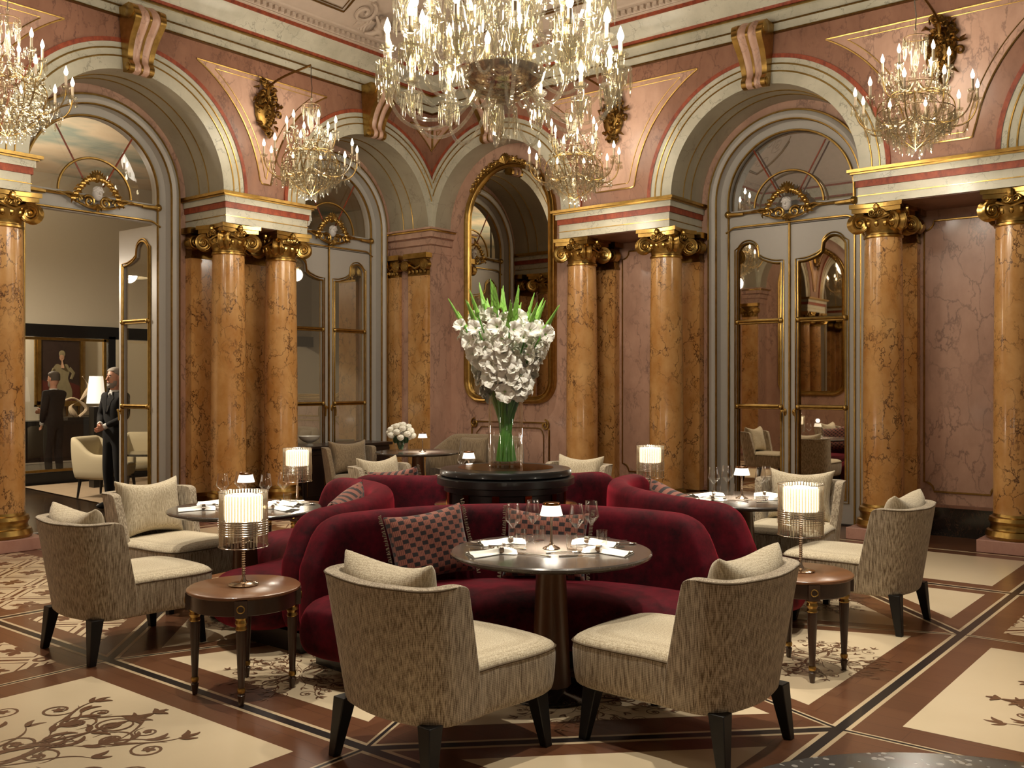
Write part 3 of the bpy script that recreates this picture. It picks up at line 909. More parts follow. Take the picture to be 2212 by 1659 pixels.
keystone(3, -8.34, 'scroll keystone over the near mirror arch'); keystone(3, -4.55, 'scroll keystone over the near door arch')
keystone(1, 2.10, 'scroll keystone of the left wall outside the picture')

# ---- doors
def leaf_top(u, wd):   # height of the shaped glass opening, hinge side is high
    q = (u-.10)/(wd-.20); 
    if q < .50: return 3.13+.17*math.sqrt(max(0, 1-((q-.25)/.27)**2)) if abs(q-.25) < .27 else 3.13
    if q < .60: return 3.13-.04*(q-.5)/.1-.01
    return 3.03+.05*(1-math.sin(PI/2*min(1, (q-.6)/.36)))
def door_leaf(name, T, parent, glass, wd=.755, handle=True):
    b = MB(); b.T = T
    x0, x1, z0, zt = .10, wd-.10, .28, 3.47
    b.box(0, x0, 0, .05, .02, zt, 'grey_paint'); b.box(x1, wd, 0, .05, .02, zt, 'grey_paint'); b.box(x0, x1, 0, .05, .02, z0, 'grey_paint')
    us = [x0+(x1-x0)*i/40 for i in range(41)]
    for n_ in (0, .05): b.grid([[(u, n_, leaf_top(u, wd)) for u in us], [(u, n_, zt) for u in us]], 'grey_paint', False)
    b.grid([[(u, 0, leaf_top(u, wd)) for u in us], [(u, .05, leaf_top(u, wd)) for u in us]], 'grey_paint', False)
    b.grid([[(x0, 0, zt), (x1, 0, zt)], [(x0, .05, zt), (x1, .05, zt)]], 'grey_paint', False)
    lf = b.build(name, parent, merge=False)
    b = MB(); b.T = T
    for o_, r in ((0, .013), (.032, .009)):
        loop = [(x0-o_, -.006, z0-o_), (x1+o_, -.006, z0-o_)]+[(u+(o_ if u > wd*.9 else (-o_ if u < .11 else 0)), -.006, leaf_top(u, wd)+o_) for u in us[::-1]]
        loop = [(x0-o_, -.006, z0-o_), (x0+.3, -.006, z0-o_), (x1+o_, -.006, z0-o_), (x1+o_, -.006, 1.5), (x1+o_, -.006, leaf_top(x1, wd)+o_)]
        loop += [(u, -.006, leaf_top(u, wd)+o_) for u in us[-2:0:-1]]+[(x0-o_, -.006, leaf_top(x0, wd)+o_), (x0-o_, -.006, 1.5)]
        b.tube(loop, r, 'gold', 5, closed=True)
    for z in (1.34, 2.36):
        b.tube([(x0, -.012, z), (x1, -.012, z)], .018, 'gold', 8); b.tube([(x0, -.008, z-.028), (x1, -.008, z-.028)], .010, 'gold', 6)
        for x in (x0, x1): b.ell((x, -.012, z-.01), .034, 'gold', 10, 6)
    b.build('gilt_moulding', lf)
    b = MB(); b.T = T
    b.grid([[(u, .022, z0) for u in us], [(u, .022, leaf_top(u, wd)) for u in us]], glass, False)
    b.build('glass_pane', lf)
    if handle:
        b = MB(); b.T = T
        b.tube([(wd-.05, -.0, 1.27), (wd-.05, -.05, 1.27)], .011, 'gold', 8)
        b.tube(bez((wd-.05, -.05, 1.28), (wd-.08, -.06, 1.31), (wd-.09, -.055, 1.24), (wd-.085, -.05, 1.16)), [.013]*5+[.011]*8, 'gold', 8)
        b.ell((wd-.05, -.006, 1.27), (.022, .008, .045), 'gold', 10, 6)
        b.build('door_handle', lf)
    return lf
def medallion(b, bm, c, n, z, s=1.0):
    G = lambda pts, r, seg=5: b.tube([(c+x*s, n-y*s, z+h*s) for x, y, h in pts], [q*s for q in r] if isinstance(r, list) else r*s, 'gold', seg)
    for i in range(7):     # fan of leaves on top
        a = PI/2+(i-3)*.30
        G([(0, .03, .14), (.07*math.cos(a), .06, .14+.08*math.sin(a)), (.12*math.cos(a), .05, .14+.14*math.sin(a))], [.012, .024, .006])
    for q in (-1, 1):
        random.seed(3)
        for i in range(9):  # garland running down
            u = i/8; x = q*(.05+.24*u); h = .17-.24*u*u-.02*u
            b.ell((c+x*s, n-.05*s, z+h*s), (.032*s, .03*s, .03*s), 'gold', 7, 5)
            G([(x+sx, .06, h+sy) for sx, sy in spiral((0, 0), .035, .008, 1.3, a0=i*1.1, n=12, sgn=q)], .008, 4)
            for _ in range(2):
                a = random.uniform(0, 6.28)
                G([(x, .05, h), (x+.04*math.cos(a), .07, h+.04*math.sin(a)), (x+.06*math.cos(a+.4), .05, h+.06*math.sin(a+.4))], [.006, .013, .003], 4)
        G([(x, .05, h) for x, h in [(q*(.10+px), -.10+py) for px, py in spiral((0, 0), .075, .012, 1.7, a0=PI*.2, n=26, sgn=1)]], .014)
        G([(x, .05, h) for x, h in [(q*(.24+px), -.09+py) for px, py in spiral((0, 0), .055, .012, 1.5, a0=PI, n=22, sgn=-1)]], .012)
        G(bez((q*.04, .05, -.17), (q*.14, .07, -.17), (q*.22, .05, -.14), (q*.34, .04, -.06)), [.016]*8+[.010]*5)
        G(bez((q*.28, .04, -.04), (q*.34, .05, .0), (q*.38, .04, -.05), (q*.44, .03, -.03)), .011)
        G(bez((q*.28, .04, -.10), (q*.36, .05, -.08), (q*.4, .04, -.02), (q*.48, .03, -.04)), .009)
        for i in range(3):
            a = -PI/2+q*(i+.3)*.45
            G([(0, .05, -.12), (.05*math.cos(a), .07, -.12+.06*math.sin(a)), (.09*math.cos(a), .05, -.12+.09*math.sin(a))], [.01, .018, .005])
    # mask head
    bm.ell((c, n-.05*s, z+.0*s), (.058*s, .05*s, .08*s), 'mask_stone', 14, 10)
    bm.ell((c, n-.06*s, z+.045*s), (.062*s, .045*s, .045*s), 'mask_stone', 12, 8)
    bm.tube([(c, n-.098*s, z+.02*s), (c, n-.112*s, z-.01*s)], [.007*s, .012*s], 'mask_stone', 6)
    for q in (-1, 1):
        bm.ell((c+q*.022*s, n-.094*s, z+.015*s), (.012*s, .006*s, .006*s), 'mask_stone', 8, 5)
        bm.tube([(c+q*.01*s, n-.098*s, z+.03*s), (c+q*.035*s, n-.09*s, z+.03*s)], .005*s, 'mask_stone', 5)
        bm.tube([(c+q*(.01+.012*i)*s, n-(.105-.008*i)*s, z+(.07-.012*i)*s) for i in range(5)], .012*s, 'mask_stone', 5)
    bm.ell((c, n-.096*s, z-.035*s), (.018*s, .008*s, .006*s), 'mask_stone', 8, 5)
DN = .86
def doorway(k, c, kind, num):
    b = W(k); P_ = apath()
    prof = [(.975, NB+.01), (.975, .70), (.955, .675), (.92, .665), (.89, .68), (.875, .71), (.875, .82), (.77, .82), (.765, .93)]
    for (r0, n0), (r1, n1) in zip(prof[:-1], prof[1:]):
        b.grid([[app(c, p, r0, n0) for p in P_], [app(c, p, r1, n1) for p in P_]], 'grey_paint', True)
    for r, n, rr in ((.978, .70, .016), (.878, .70, .013), (.768, .815, .013)): b.tube([app(c, p, r, n) for p in P_], rr, 'gold', 6)
    struct(b.build('trim_doorframe_'+SIDE[k]))
    # transom bar
    b = W(k); b.box(c-.78, c+.78, .83, .92, 3.48, 3.70, 'grey_paint')
    win = struct(b.build('window_%d' % num))
    b = W(k); b.tube([(c-.80, .80, 3.66), (c+.80, .80, 3.66)], .018, 'gold', 7)
    b.tube(bez((c-.80, .81, 3.44), (c-.72, .81, 3.48), (c-.72, .81, 3.50), (c-.64, .81, 3.50))+[(c+.64, .81, 3.50)]+bez((c+.64, .81, 3.50), (c+.72, .81, 3.50), (c+.72, .81, 3.48), (c+.80, .81, 3.44)), .012, 'gold', 6)
    b.tube([app(c, p, .765, .80) for p in ARCP]+[(c+.765, .80, 3.66)], .014, 'gold', 6)
    b.tube([(c-.765, .80, 3.66), (c-.765, .80, 3.8)], .014, 'gold', 6)
    b.tube([(c+.42*math.cos(a), .80, 3.70+.40*math.sin(a)) for a in [PI*i/24 for i in range(25)]], .015, 'gold', 6)
    for q in (-1, 1): b.ell((c+q*.765, .80, 3.66), .045, 'gold', 10, 7); b.tube([(c+q*.56, .79, 3.65), (c+q*.74, .79, 3.655)], [.02, .028], 'gold', 6)
    b.build('gilt_bars', win)
    b = W(k)
    for q in (-1, 1): b.tube([(c+q*.10, .81, 3.80), (c+q*.44, .81, 4.40)], .010, 'red_marble', 5)
    b.build('red_rod', win)
    b = W(k); bm = W(k); medallion(b, bm, c, .80, 3.70, .95)
    md = b.build('medallion', win); bm.build('mask_head', md)
    b = W(k)
    disc = [app(c, p, .77, .87) for p in ARCP]
    b.grid([[(p[0], p[1], 3.66) for p in disc], disc], 'pane_glass' if kind == 'open' or k == 1 else 'pane_mirror', False)
    b.build('glass_pane', win)
    if kind != 'open':
        root = W(k); root.box(c-.78, c+.78, .80, .90, 0.0, .02, 'dark_wood')
        dr = struct(root.build('door_%d' % num))
        gl = 'pane_mirror' if k == 1 else 'mirror'
        T1 = WT[k] @ Matrix.Translation((c-.76, DN-.02, 0))
        T2 = WT[k] @ Matrix.Translation((c+.76, DN-.02, 0)) @ Matrix.Diagonal((-1, 1, 1, 1))
        door_leaf('door_leaf', T1, dr, gl); door_leaf('door_leaf', T2, dr, gl)
        b = W(k); b.tube([(c, DN-.03, .02), (c, DN-.03, 3.64)], .016, 'gold', 6); b.build('centre_bead', dr)
    else:
        root = W(k); root.box(c-.78, c+.78, .80, .90, 0.0, .02, 'dark_wood')
        dr = struct(root.build('door_%d' % num))
        T = WT[k] @ Matrix.Translation((c+.77, .90, 0)) @ Matrix.Rotation(R_(91), 4, 'Z') @ Matrix.Diagonal((1, -1, 1, 1))
        lf = door_leaf('door_leaf', T, dr, 'pane_glass')
doorway(2, -4.55, 'door', 1); doorway(1, 5.48, 'open', 2); doorway(1, 8.855, 'door', 3)
doorway(2, -.74, 'door', 4); doorway(3, -4.55, 'door', 5)

# ---- arched gilt mirrors
def arched_mirror(k, c, lab):
    # opening half width .70, arch spring z=3.62, bottom z=1.28 with rounded corners
    hw, zs, zb, cr = .69, 3.88, 1.44, .20
    def outline(o):
        r = hw+o; rc = cr+o
        pts = [(c+r*math.cos(PI*i/30), zs+r*math.sin(PI*i/30)) for i in range(31)]
        pts += [(c-r, 3.0), (c-r, 2.0)]
        pts += [(c-hw+cr+rc*math.cos(PI+PI/2*i/6), zb+cr+rc*math.sin(PI+PI/2*i/6)) for i in range(7)]
        pts += [(c+hw-cr+rc*math.cos(-PI/2+PI/2*i/6), zb+cr+rc*math.sin(-PI/2+PI/2*i/6)) for i in range(7)]
        pts += [(c+r, 2.0), (c+r, 3.0)]
        return pts
    base = wpt(k, c, NM, zb)
    t_ = thing('arched_mirror', base); tag(t_, lab, 'mirror')
    b = WL(k, base)
    prof = [(0, NM-.02), (0, NM-.05), (.012, NM-.06), (.022, NM-.045), (.034, NM-.05), (.05, NM-.085), (.072, NM-.09), (.09, NM-.06), (.10, NM-.06), (.112, NM-.03), (.112, NM)]
    rows = [[(x, n, z) for x, z in outline(o)] for o, n in prof]
    b.grid(rows, 'gold', True, cu=True)
    b.build('frame', t_)
    b = WL(k, base); pts = outline(0.0); b.poly([(x, NM-.03, z) for x, z in pts], 'mirror'); b.build('mirror_glass', t_)
    b = WL(k, base); random.seed(11)
    for q in (-1, 1):
        for i in range(10):
            a = PI/2-q*(.06+.095*i); r = hw+.10-.004*i
            x, z = c+r*math.cos(a), zs+r*math.sin(a)
            b.ell((x, NM-.09, z), (.036-.0015*i, .03, .034-.0015*i), 'gold_dark', 7, 5)
            b.tube([(x+p[0], NM-.11, z+p[1]) for p in spiral((0, 0), .045, .01, 1.3, a0=i*.9, n=14, sgn=q)], .009, 'gold', 4)
            for _ in range(2):
                aa = random.uniform(0, 6.28)
                b.tube([(x, NM-.1, z), (x+.035*math.cos(aa), NM-.12, z+.035*math.sin(aa)), (x+.06*math.cos(aa), NM-.1, z+.06*math.sin(aa))], [.008, .014, .004], 'gold', 4)
    for i in range(9):
        a = PI/2+(i-4)*.28
        b.tube([(c, NM-.1, zs+hw+.05), (c+.07*math.cos(a), NM-.13, zs+hw+.05+.09*math.sin(a)), (c+.11*math.cos(a), NM-.11, zs+hw+.05+.14*math.sin(a))], [.014, .026, .006], 'gold', 5)
    b.build('carved_crest', t_)
arched_mirror(2, -8.34, 'tall arched mirror in a gilt frame with a carved crest, behind the flower vase')
arched_mirror(3, -8.34, 'tall arched gilt mirror on the near wall')
arched_mirror_k1 = arched_mirror(1, 2.10, 'tall arched gilt mirror on the left wall outside the picture')
# gilt panel moulding below the mirror
b = W(2)
def pm(k, c, b):
    z0, z1, h = .36, 1.08, .68
    for o_, r in ((0, .012), (.09, .007)):
        a, e, t1, nn = c-h+o_, c+h-o_, z1-o_*.8, .09
        b.tube([(a, NM-.01, z0), (a, NM-.01, t1-nn)]+[(a+nn-nn*math.cos(x), NM-.01, t1-nn+nn*math.sin(x)*0+nn*(1-math.cos(x))*1.0) for x in (.5, 1.0, 1.5)]+[(e-nn, NM-.01, t1)]+[(e-nn+nn*math.sin(x)*.9, NM-.01, t1-nn*(1-math.cos(x))) for x in (.5, 1.0, 1.5)]+[(e, NM-.01, t1-nn), (e, NM-.01, z0)], r, 'gold', 6)
    for q in (-1, 1):
        b.tube([(c+q*(h-.06)+q*x, NM-.02, z1-.03+z) for x, z in spiral((0, 0), .07, .012, 1.4, a0=PI/2, n=20, sgn=-1)], .014, 'gold', 6)
pm(2, -8.34, b); struct(b.build('trim_dado_panel'))
# ---------------------------------------------------------------- inlaid floor
OC = (-4.24, 5.53); AP, SD = 2.62, 1.085     # apothem, half side
OV = []
for a in range(8):
    th = -PI/2+a*PI/4   # side normals
for sx, sy in ((1, -1), (1, 1), (-1, 1), (-1, -1)): pass
OV = [(OC[0]+x, OC[1]+y) for x, y in ((-SD, -AP), (SD, -AP), (AP, -SD), (AP, SD), (SD, AP), (-SD, AP), (-AP, SD), (-AP, -SD))]
b = MB()
X0, X1_, Y0, Y1_ = -10.45, 2.2, -.9, 10.95
b.grid([[(X0, Y0, 0), (X1_, Y0, 0)], [(X0, Y1_, 0), (X1_, Y1_, 0)]], 'floor_wood', False)
floor_mb = b
def fpoly(pts, mat, z): floor_mb.poly([(x, y, z) for x, y in pts], mat)
ZC = [0]
def band(p, q, wd, mat, z, ext=0):
    ZC[0] += 1; z += ZC[0]*.000004
    d = (Vector(q)-Vector(p)).normalized(); n_ = Vector((-d.y, d.x))*wd/2
    p = Vector(p)-d*ext; q = Vector(q)+d*ext
    fpoly([p-n_, q-n_, q+n_, p+n_], mat, z)
def line3(p, q, thick=True):
    if thick: band(p, q, .094, 'inlay_cream', .0006); band(p, q, .050, 'inlay_black', .0010)
    else: band(p, q, .044, 'inlay_cream', .0005); band(p, q, .018, 'inlay_black', .0009)
def inset(poly, ds):
    # inset a convex polygon by ds (list per edge or number)
    n = len(poly); A = sum(poly[i][0]*poly[(i+1) % n][1]-poly[(i+1) % n][0]*poly[i][1] for i in range(n))
    sg = 1 if A > 0 else -1; ls = []
    for i in range(n):
        p, q = Vector(poly[i]), Vector(poly[(i+1) % n]); d = (q-p).normalized(); nn = Vector((-d.y, d.x))*sg
        k_ = ds[i] if isinstance(ds, (list, tuple)) else ds
        ls.append((p+nn*k_, d))
    out = []
    for i in range(n):
        (p, d), (q, e) = ls[i-1], ls[i]
        cr = d.x*e.y-d.y*e.x
        t_ = ((q-p).x*e.y-(q-p).y*e.x)/cr
        out.append(tuple(p+d*t_))
    return out
# octagon sectors
for i in range(8):
    a, c = OV[i], OV[(i+1) % 8]
    ki = .60
    ia = (OC[0]+(a[0]-OC[0])*ki, OC[1]+(a[1]-OC[1])*ki); ic = (OC[0]+(c[0]-OC[0])*ki, OC[1]+(c[1]-OC[1])*ki)
    if i % 2: line3(a, c)
    line3(a, ia, False); line3(ia, ic, False); line3(ia, OC, False)
    fpoly(inset([a, c, ic, ia], [.24, .13, .13, .13]), 'floor_cream', .0007)
    fpoly(inset([ia, ic, OC], [.13, .13, .13]), 'floor_cream', .0007)
# grid outside
xs = [X0, OV[7][0], OV[0][0], OV[1][0], OV[2][0], 1.85, X1_]
ys = [Y0, -.1, OV[0][1], OV[2][1], OV[3][1], OV[4][1], Y1_]
gx_ = [OV[7][0], OV[0][0], OV[1][0], OV[2][0]]; gy_ = [OV[1][1], OV[2][1], OV[3][1], OV[4][1]]
for x in (gx_[0], gx_[3]): 
    band((x, Y0), (x, Y1_-1.1), .094, 'inlay_cream', .0006); band((x, Y0), (x, Y1_-1.1), .050, 'inlay_black', .0010)
for y in (gy_[0], gy_[3]):
    band((X0+.9, y), (X1_, y), .094, 'inlay_cream', .0006); band((X0+.9, y), (X1_, y), .050, 'inlay_black', .0010)
for x in (gx_[1], gx_[2]):
    line3((x, Y0), (x, gy_[0]), False); line3((x, gy_[3]), (x, Y1_-1.1), False)
for y in (gy_[1], gy_[2]):
    line3((X0+.9, y), (gx_[0], y), False); line3((gx_[3], y), (X1_, y), False)
band((X0+.95, Y0), (X0+.95, Y1_-1.05), .05, 'inlay_cream', .0005); band((X0+.95, Y1_-1.05), (X1_, Y1_-1.05), .05, 'inlay_cream', .0005)
def cellrect(x0, x1, y0, y1, mat, d=.22): fpoly([(x0+d, y0+d), (x1-d, y0+d), (x1-d, y1-d), (x0+d, y1-d)], mat, .0007)
# cells: south, east, west, north
E0 = X0+.95; N1 = Y1_-1.05
cellrect(gx_[1], gx_[2], .25, gy_[0], 'floor_cream'); cellrect(gx_[3], 1.0, gy_[1], gy_[2], 'floor_cream')
cellrect(E0-.1, gx_[0], gy_[1], gy_[2], 'floor_cream'); cellrect(gx_[1], gx_[2], gy_[3], N1, 'floor_cream')
cellrect(gx_[3], 1.0, gy_[2], gy_[3], 'floor_lattice', .20); cellrect(gx_[3], 1.0, gy_[3], N1, 'floor_cream', .2)
cellrect(gx_[3], 1.0, gy_[0], gy_[1], 'floor_lattice', .20); cellrect(gx_[2], gx_[3], gy_[3], N1, 'floor_cream', .2)
cellrect(gx_[0], gx_[1], .25, gy_[0], 'floor_lattice', .20); cellrect(E0-.1, gx_[0], gy_[0], gy_[1], 'floor_lattice', .2)
cellrect(E0-.1, gx_[0], .25, gy_[0], 'floor_lattice', .2); cellrect(E0-.1, gx_[0], gy_[2], gy_[3], 'floor_lattice', .2)
cellrect(gx_[0], gx_[1], gy_[3], N1, 'floor_lattice', .2); cellrect(gx_[2], gx_[3], .25, gy_[0], 'floor_cream', .2)
fpoly(inset([(gx_[0], gy_[0]), OV[0], OV[7]], .17), 'floor_lattice', .0007)
fpoly(inset([(gx_[3], gy_[0]), OV[2], OV[1]], .17), 'floor_cream', .0007)
fpoly(inset([(gx_[3], gy_[3]), OV[4], OV[3]], .17), 'floor_cream', .0007)
fpoly(inset([(gx_[0], gy_[3]), OV[6], OV[5]], .17), 'floor_lattice', .0007)
struct(floor_mb.build('floor', merge=False))

# arabesques: ribbons of varying width laid in the cream panels
orn = MB(); ZR = [0]
def ribbon(pts, w0, mat='inlay_brown', z=.0011):
    ZR[0] += 1; z += (ZR[0] % 260)*.00001
    pts = [Vector((p[0], p[1], 0)) for p in pts]; n = len(pts); L, Rr = [], []
    for i, p in enumerate(pts):
        tg = (pts[min(i+1, n-1)]-pts[max(i-1, 0)])
        if tg.length < 1e-9: tg = Vector((1, 0, 0))
        tg.normalize(); nn = Vector((-tg.y, tg.x, 0))
        u = i/(n-1); ww = w0*(.18+.95*math.sin(PI*u**.8))
        L.append(tuple(p-nn*ww/2+Vector((0, 0, z)))); Rr.append(tuple(p+nn*ww/2+Vector((0, 0, z))))
    orn.grid([L, Rr], mat, False)
def arabesque(c, S, rot, w=1.0, mat='inlay_brown'):
    def tr(p, j, fl):
        x, y = p[0]*S, p[1]*S*fl
        a = rot+j*PI/2
        return (c[0]+x*math.cos(a)-y*math.sin(a), c[1]+x*math.sin(a)+y*math.cos(a))
    for j in range(4):
        for fl in (-1, 1):
            def R(pts, wd): ribbon([tr(p, j, fl) for p in pts], wd*w*S, mat)
            def L(x, y, a, l, wd, curl=.5):      # one curved leaf
                co, si = math.cos(a), math.sin(a)
                f_ = lambda u, v: (x+co*u*l-si*v*l, y+si*u*l+co*v*l)
                R(bez(f_(0, 0), f_(.4, .05), f_(.75, curl*.3), f_(1, curl), 6), wd)
            R(bez((.04, .02), (.28, -.02), (.20, .30), (.46, .26), 16), .030)
            R(bez((.08, .06), (.26, .04), (.24, .36), (.50, .34), 16), .016)
            R(bez((.46, .26), (.64, .20), (.62, .40), (.86, .30), 14), .026)
            R(bez((.10, .0), (.34, .02), (.44, .18), (.62, .06), 14), .014)
            for cc, r, tn, a0, sg, ww in (((.31, .13), .12, 1.5, -1.2, 1, .016), ((.64, .34), .13, 1.7, PI*.9, -1, .017), ((.88, .16), .12, 1.6, .9, 1, .014),
                                          ((.56, .58), .12, 1.5, 0, 1, .015), ((.30, .36), .08, 1.3, 1.2, -1, .011), ((.80, .44), .08, 1.3, 2.0, 1, .011)):
                R(spiral(cc, r, .014, tn, a0=a0, n=26, sgn=sg), ww)
                for k in range(5): L(cc[0], cc[1], k*1.257+a0, r*.34, .020, .1)
            R(bez((.30, .16), (.40, .42), (.50, .52), (.66, .66), 12), .018)
            R(bez((.62, .22), (.82, .30), (.90, .22), (1.04, .34), 12), .014)
            R(bez((.66, .30), (.80, .60), (.66, .70), (.78, .78), 12), .012)
            for x, y, a, l in ((.22, .12, .9, .12), (.28, .20, 1.2, .12), (.36, .25, .2, .12), (.44, .27, 1.0, .13), (.50, .26, -.6, .12), (.58, .27, .9, .12), (.66, .28, -.5, .12),
                               (.74, .32, 1.1, .12), (.82, .31, -.2, .12), (.86, .30, .6, .11), (.46, .48, 1.5, .12), (.54, .56, .3, .12), (.64, .64, 1.2, .13), (.66, .66, .4, .13), (.66, .65, 2.0, .10),
                               (1.02, .33, .3, .10), (1.02, .33, 1.1, .10), (1.00, .32, -.5, .10), (.76, .76, .5, .08), (.76, .76, 1.4, .08), (.60, .08, -.4, .10), (.60, .08, .5, .10)):
                L(x, y, a, l, .030, .45); L(x, y, a+.5, l*.7, .020, -.3)
arabesque((OC[0]-.05, 1.72), .80, PI/4, 1.1); arabesque((-.32, OC[1]-.15), .76, PI/4, 1.1)
for i in range(8):
    a, c = OV[i], OV[(i+1) % 8]
    m_ = ((a[0]+c[0])/2, (a[1]+c[1])/2); k_ = .80
    ctr = (OC[0]+(m_[0]-OC[0])*k_, OC[1]+(m_[1]-OC[1])*k_)
    arabesque(ctr, .40, math.atan2(m_[1]-OC[1], m_[0]-OC[0])+PI/4, .75)
struct(orn.build('floor_arabesque_inlay', merge=False))
# ---------------------------------------------------------------- furniture
def pillow_mb(wd, ht, th, mat, n=14, pinch=.10):
    b = MB(); rows = [[], []]
    F, Bk = [], []
    for i in range(n+1):
        fr_, br_ = [], []
        for j in range(n+1):
            u, v = -1+2*i/n, -1+2*j/n
            x = wd/2*u*(1-pinch*(1-v*v)**1*.6*abs(u)); z = ht/2*v*(1-pinch*(1-u*u)*abs(v))
            t_ = th/2*((1-u**4)*(1-v**4))**.5*(1+.05*math.sin(5*u+3*v))
            fr_.append((x, -t_, z)); br_.append((x, t_, z))
        F.append(fr_); Bk.append(br_)
    b.grid(F, mat, True); b.grid(Bk, mat, True)
    return b
def lounge_chair(body='tweed', top='tweed_lit', pil=True):
    t_ = thing('lounge_chair')
    # seat: rounded front block, tapering down
    def outline(k, z):   # k shrink
        pts = []
        for x, y in ((-.30, -.30), (-.325, 0), (-.335, .20), (-.325, .355), (-.255, .432), (0, .455), (.255, .432), (.325, .355), (.34, .20), (.325, 0), (.30, -.30), (0, -.32)):
            pts.append((x*k, y*k-.0, z))
        return [(p[0], p[1], z) for p in catmull(pts, 3, True)]
    b = MB()
    rows = [outline(.84, .232), outline(.95, .232), outline(.975, .255), outline(.99, .33), outline(1.0, .405), outline(.985, .428)]
    b.grid(rows, body, True, cu=True); b.poly(rows[0], body)
    sb = b.build('seat', t_, sub=1)
    b = MB(); rows = [outline(.985, .425), outline(.99, .437), outline(.95, .458), outline(.80, .472), outline(.4, .478)]
    b.grid(rows, top, True, cu=True); b.poly(rows[-1], top)
    b.build('seat_cushion', t_, sub=1)
    b = MB(); b.tube(outline(.992, .430), .0045, 'piping', 5, closed=True); b.build('seam', t_)
    # curved back shell
    th = .062
    NU = 18
    def P(u, v, s):     # u -1..1 along the shell, v 0..1 height, s 0 outer 1 inner
        z = .236+.575*v-.030*(max(0, abs(u)-.90)/.10)**2*v**4-.012*(1-abs(u))*v
        half = .345+.02*v-.02*(1-v)
        yb = -.355-.085*v; side = -.07-.13*v; rc = .13
        st = half-rc; ar = rc*PI/2; sd_ = max(.02, side-(yb+rc)); tot = st+ar+sd_
        q = abs(u)*tot
        if q < st: x, y, nx, ny = q, yb+.03*(q/st)**2-.03, .06, -1
        elif q < st+ar:
            a_ = (q-st)/rc; x, y, nx, ny = st+rc*math.sin(a_), yb+rc-rc*math.cos(a_), math.sin(a_), -math.cos(a_)
        else: x, y, nx, ny = half, yb+rc+(q-st-ar), 1, 0
        l_ = math.hypot(nx, ny); nx /= l_; ny /= l_
        if s: x -= nx*th; y -= ny*th
        return (x*(1 if u >= 0 else -1), y, z)
    b = MB()
    us = [-1, -.975]+[-.93+1.86*i/NU for i in range(NU+1)]+[.975, 1]; vs = [0, .03, .12, .35, .6, .85, .955, .99, 1.0]
    rows = []
    for u in us:
        loop = [P(u, v, 0) for v in vs]+[P(u, v, 1) for v in vs[::-1]]
        rows.append(loop)
    b.grid(rows, body, True, cu=True); b.poly(rows[0], body); b.poly(rows[-1], body)
    b.build('backrest', t_, sub=2)
    b = MB()
    for s in (0.06,):
        b.tube([(lambda p, q: tuple(Vector(p)*(1-s)+Vector(q)*s+Vector((0, 0, .000))))(P(u, .985, 0), P(u, .985, 1)) for u in [-.86+1.72*i/40 for i in range(41)]], .005, 'piping', 5)
    b.build('piping', t_)
    for x, y in ((-.27, -.33), (.27, -.33), (-.27, .30), (.27, .30)):
        b = MB(); dx = .03*(1 if x > 0 else -1); dy = .035*(1 if y > 0 else -1)
        rows = []
        for z, w_, k in ((.255, .037, 0), (0, .020, 1)):
            rows.append([(x+dx*k+q[0]*w_, y+dy*k+q[1]*w_, z) for q in ((-1, -1), (1, -1), (1, 1), (-1, 1))])
        b.grid(rows, 'leg_wood', False, cu=True); b.poly(rows[0], 'leg_wood'); b.poly(rows[-1], 'leg_wood')
        b.build('leg', t_, bev=.004)
    if pil:
        b = pillow_mb(.585, .48, .19, top, 16, .26)
        T = Matrix.Translation((0, -.285, .668)) @ Matrix.Rotation(R_(11), 4, 'X')
        b.v = [tuple(T @ Vector(p)) for p in b.v]
        b.build('back_cushion', t_, sub=1)
    return t_
CH = lounge_chair()
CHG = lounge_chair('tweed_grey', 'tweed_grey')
# (x, y, facing angle of +Y axis), label
CHAIRS = [
 (-2.88, 3.12, R_(-4), 'beige tweed chair in the left foreground with its back to the viewer'),
 (-2.13, 3.90, R_(88), 'beige tweed lounge chair in the right foreground, seat pointing left at the front table'),
 (-5.57, 3.16, R_(-2), 'beige tweed chair at far left with its back to the viewer'),
 (-6.42, 4.02, R_(-84), 'beige tweed chair with plump cushion facing right, behind the left dining table'),
 (-2.28, 6.62, R_(90), 'beige tweed chair at far right, seen from behind, facing left'),
 (-3.15, 7.55, R_(186), 'beige tweed chair facing the viewer behind the crystal lamp on the right'),
 (-6.68, 6.62, R_(-88), 'cream chair whose cushion shows above the red sofas, left of the pedestal'),
 (-5.55, 7.72, R_(180), 'cream lounge chair corner just right of the black flower pedestal')]
for i, (x, y, a, lab) in enumerate(CHAIRS):
    place(CH, i == 0, (x, y, 0), a, lab, 'chair', 'beige tweed lounge chairs')
tag(CHG, 'grey brown chair in shade by the closed left door and sideboard', 'chair'); CHG.location = (-9.0, 8.22, 0); CHG.rotation_euler = (0, 0, R_(-100))

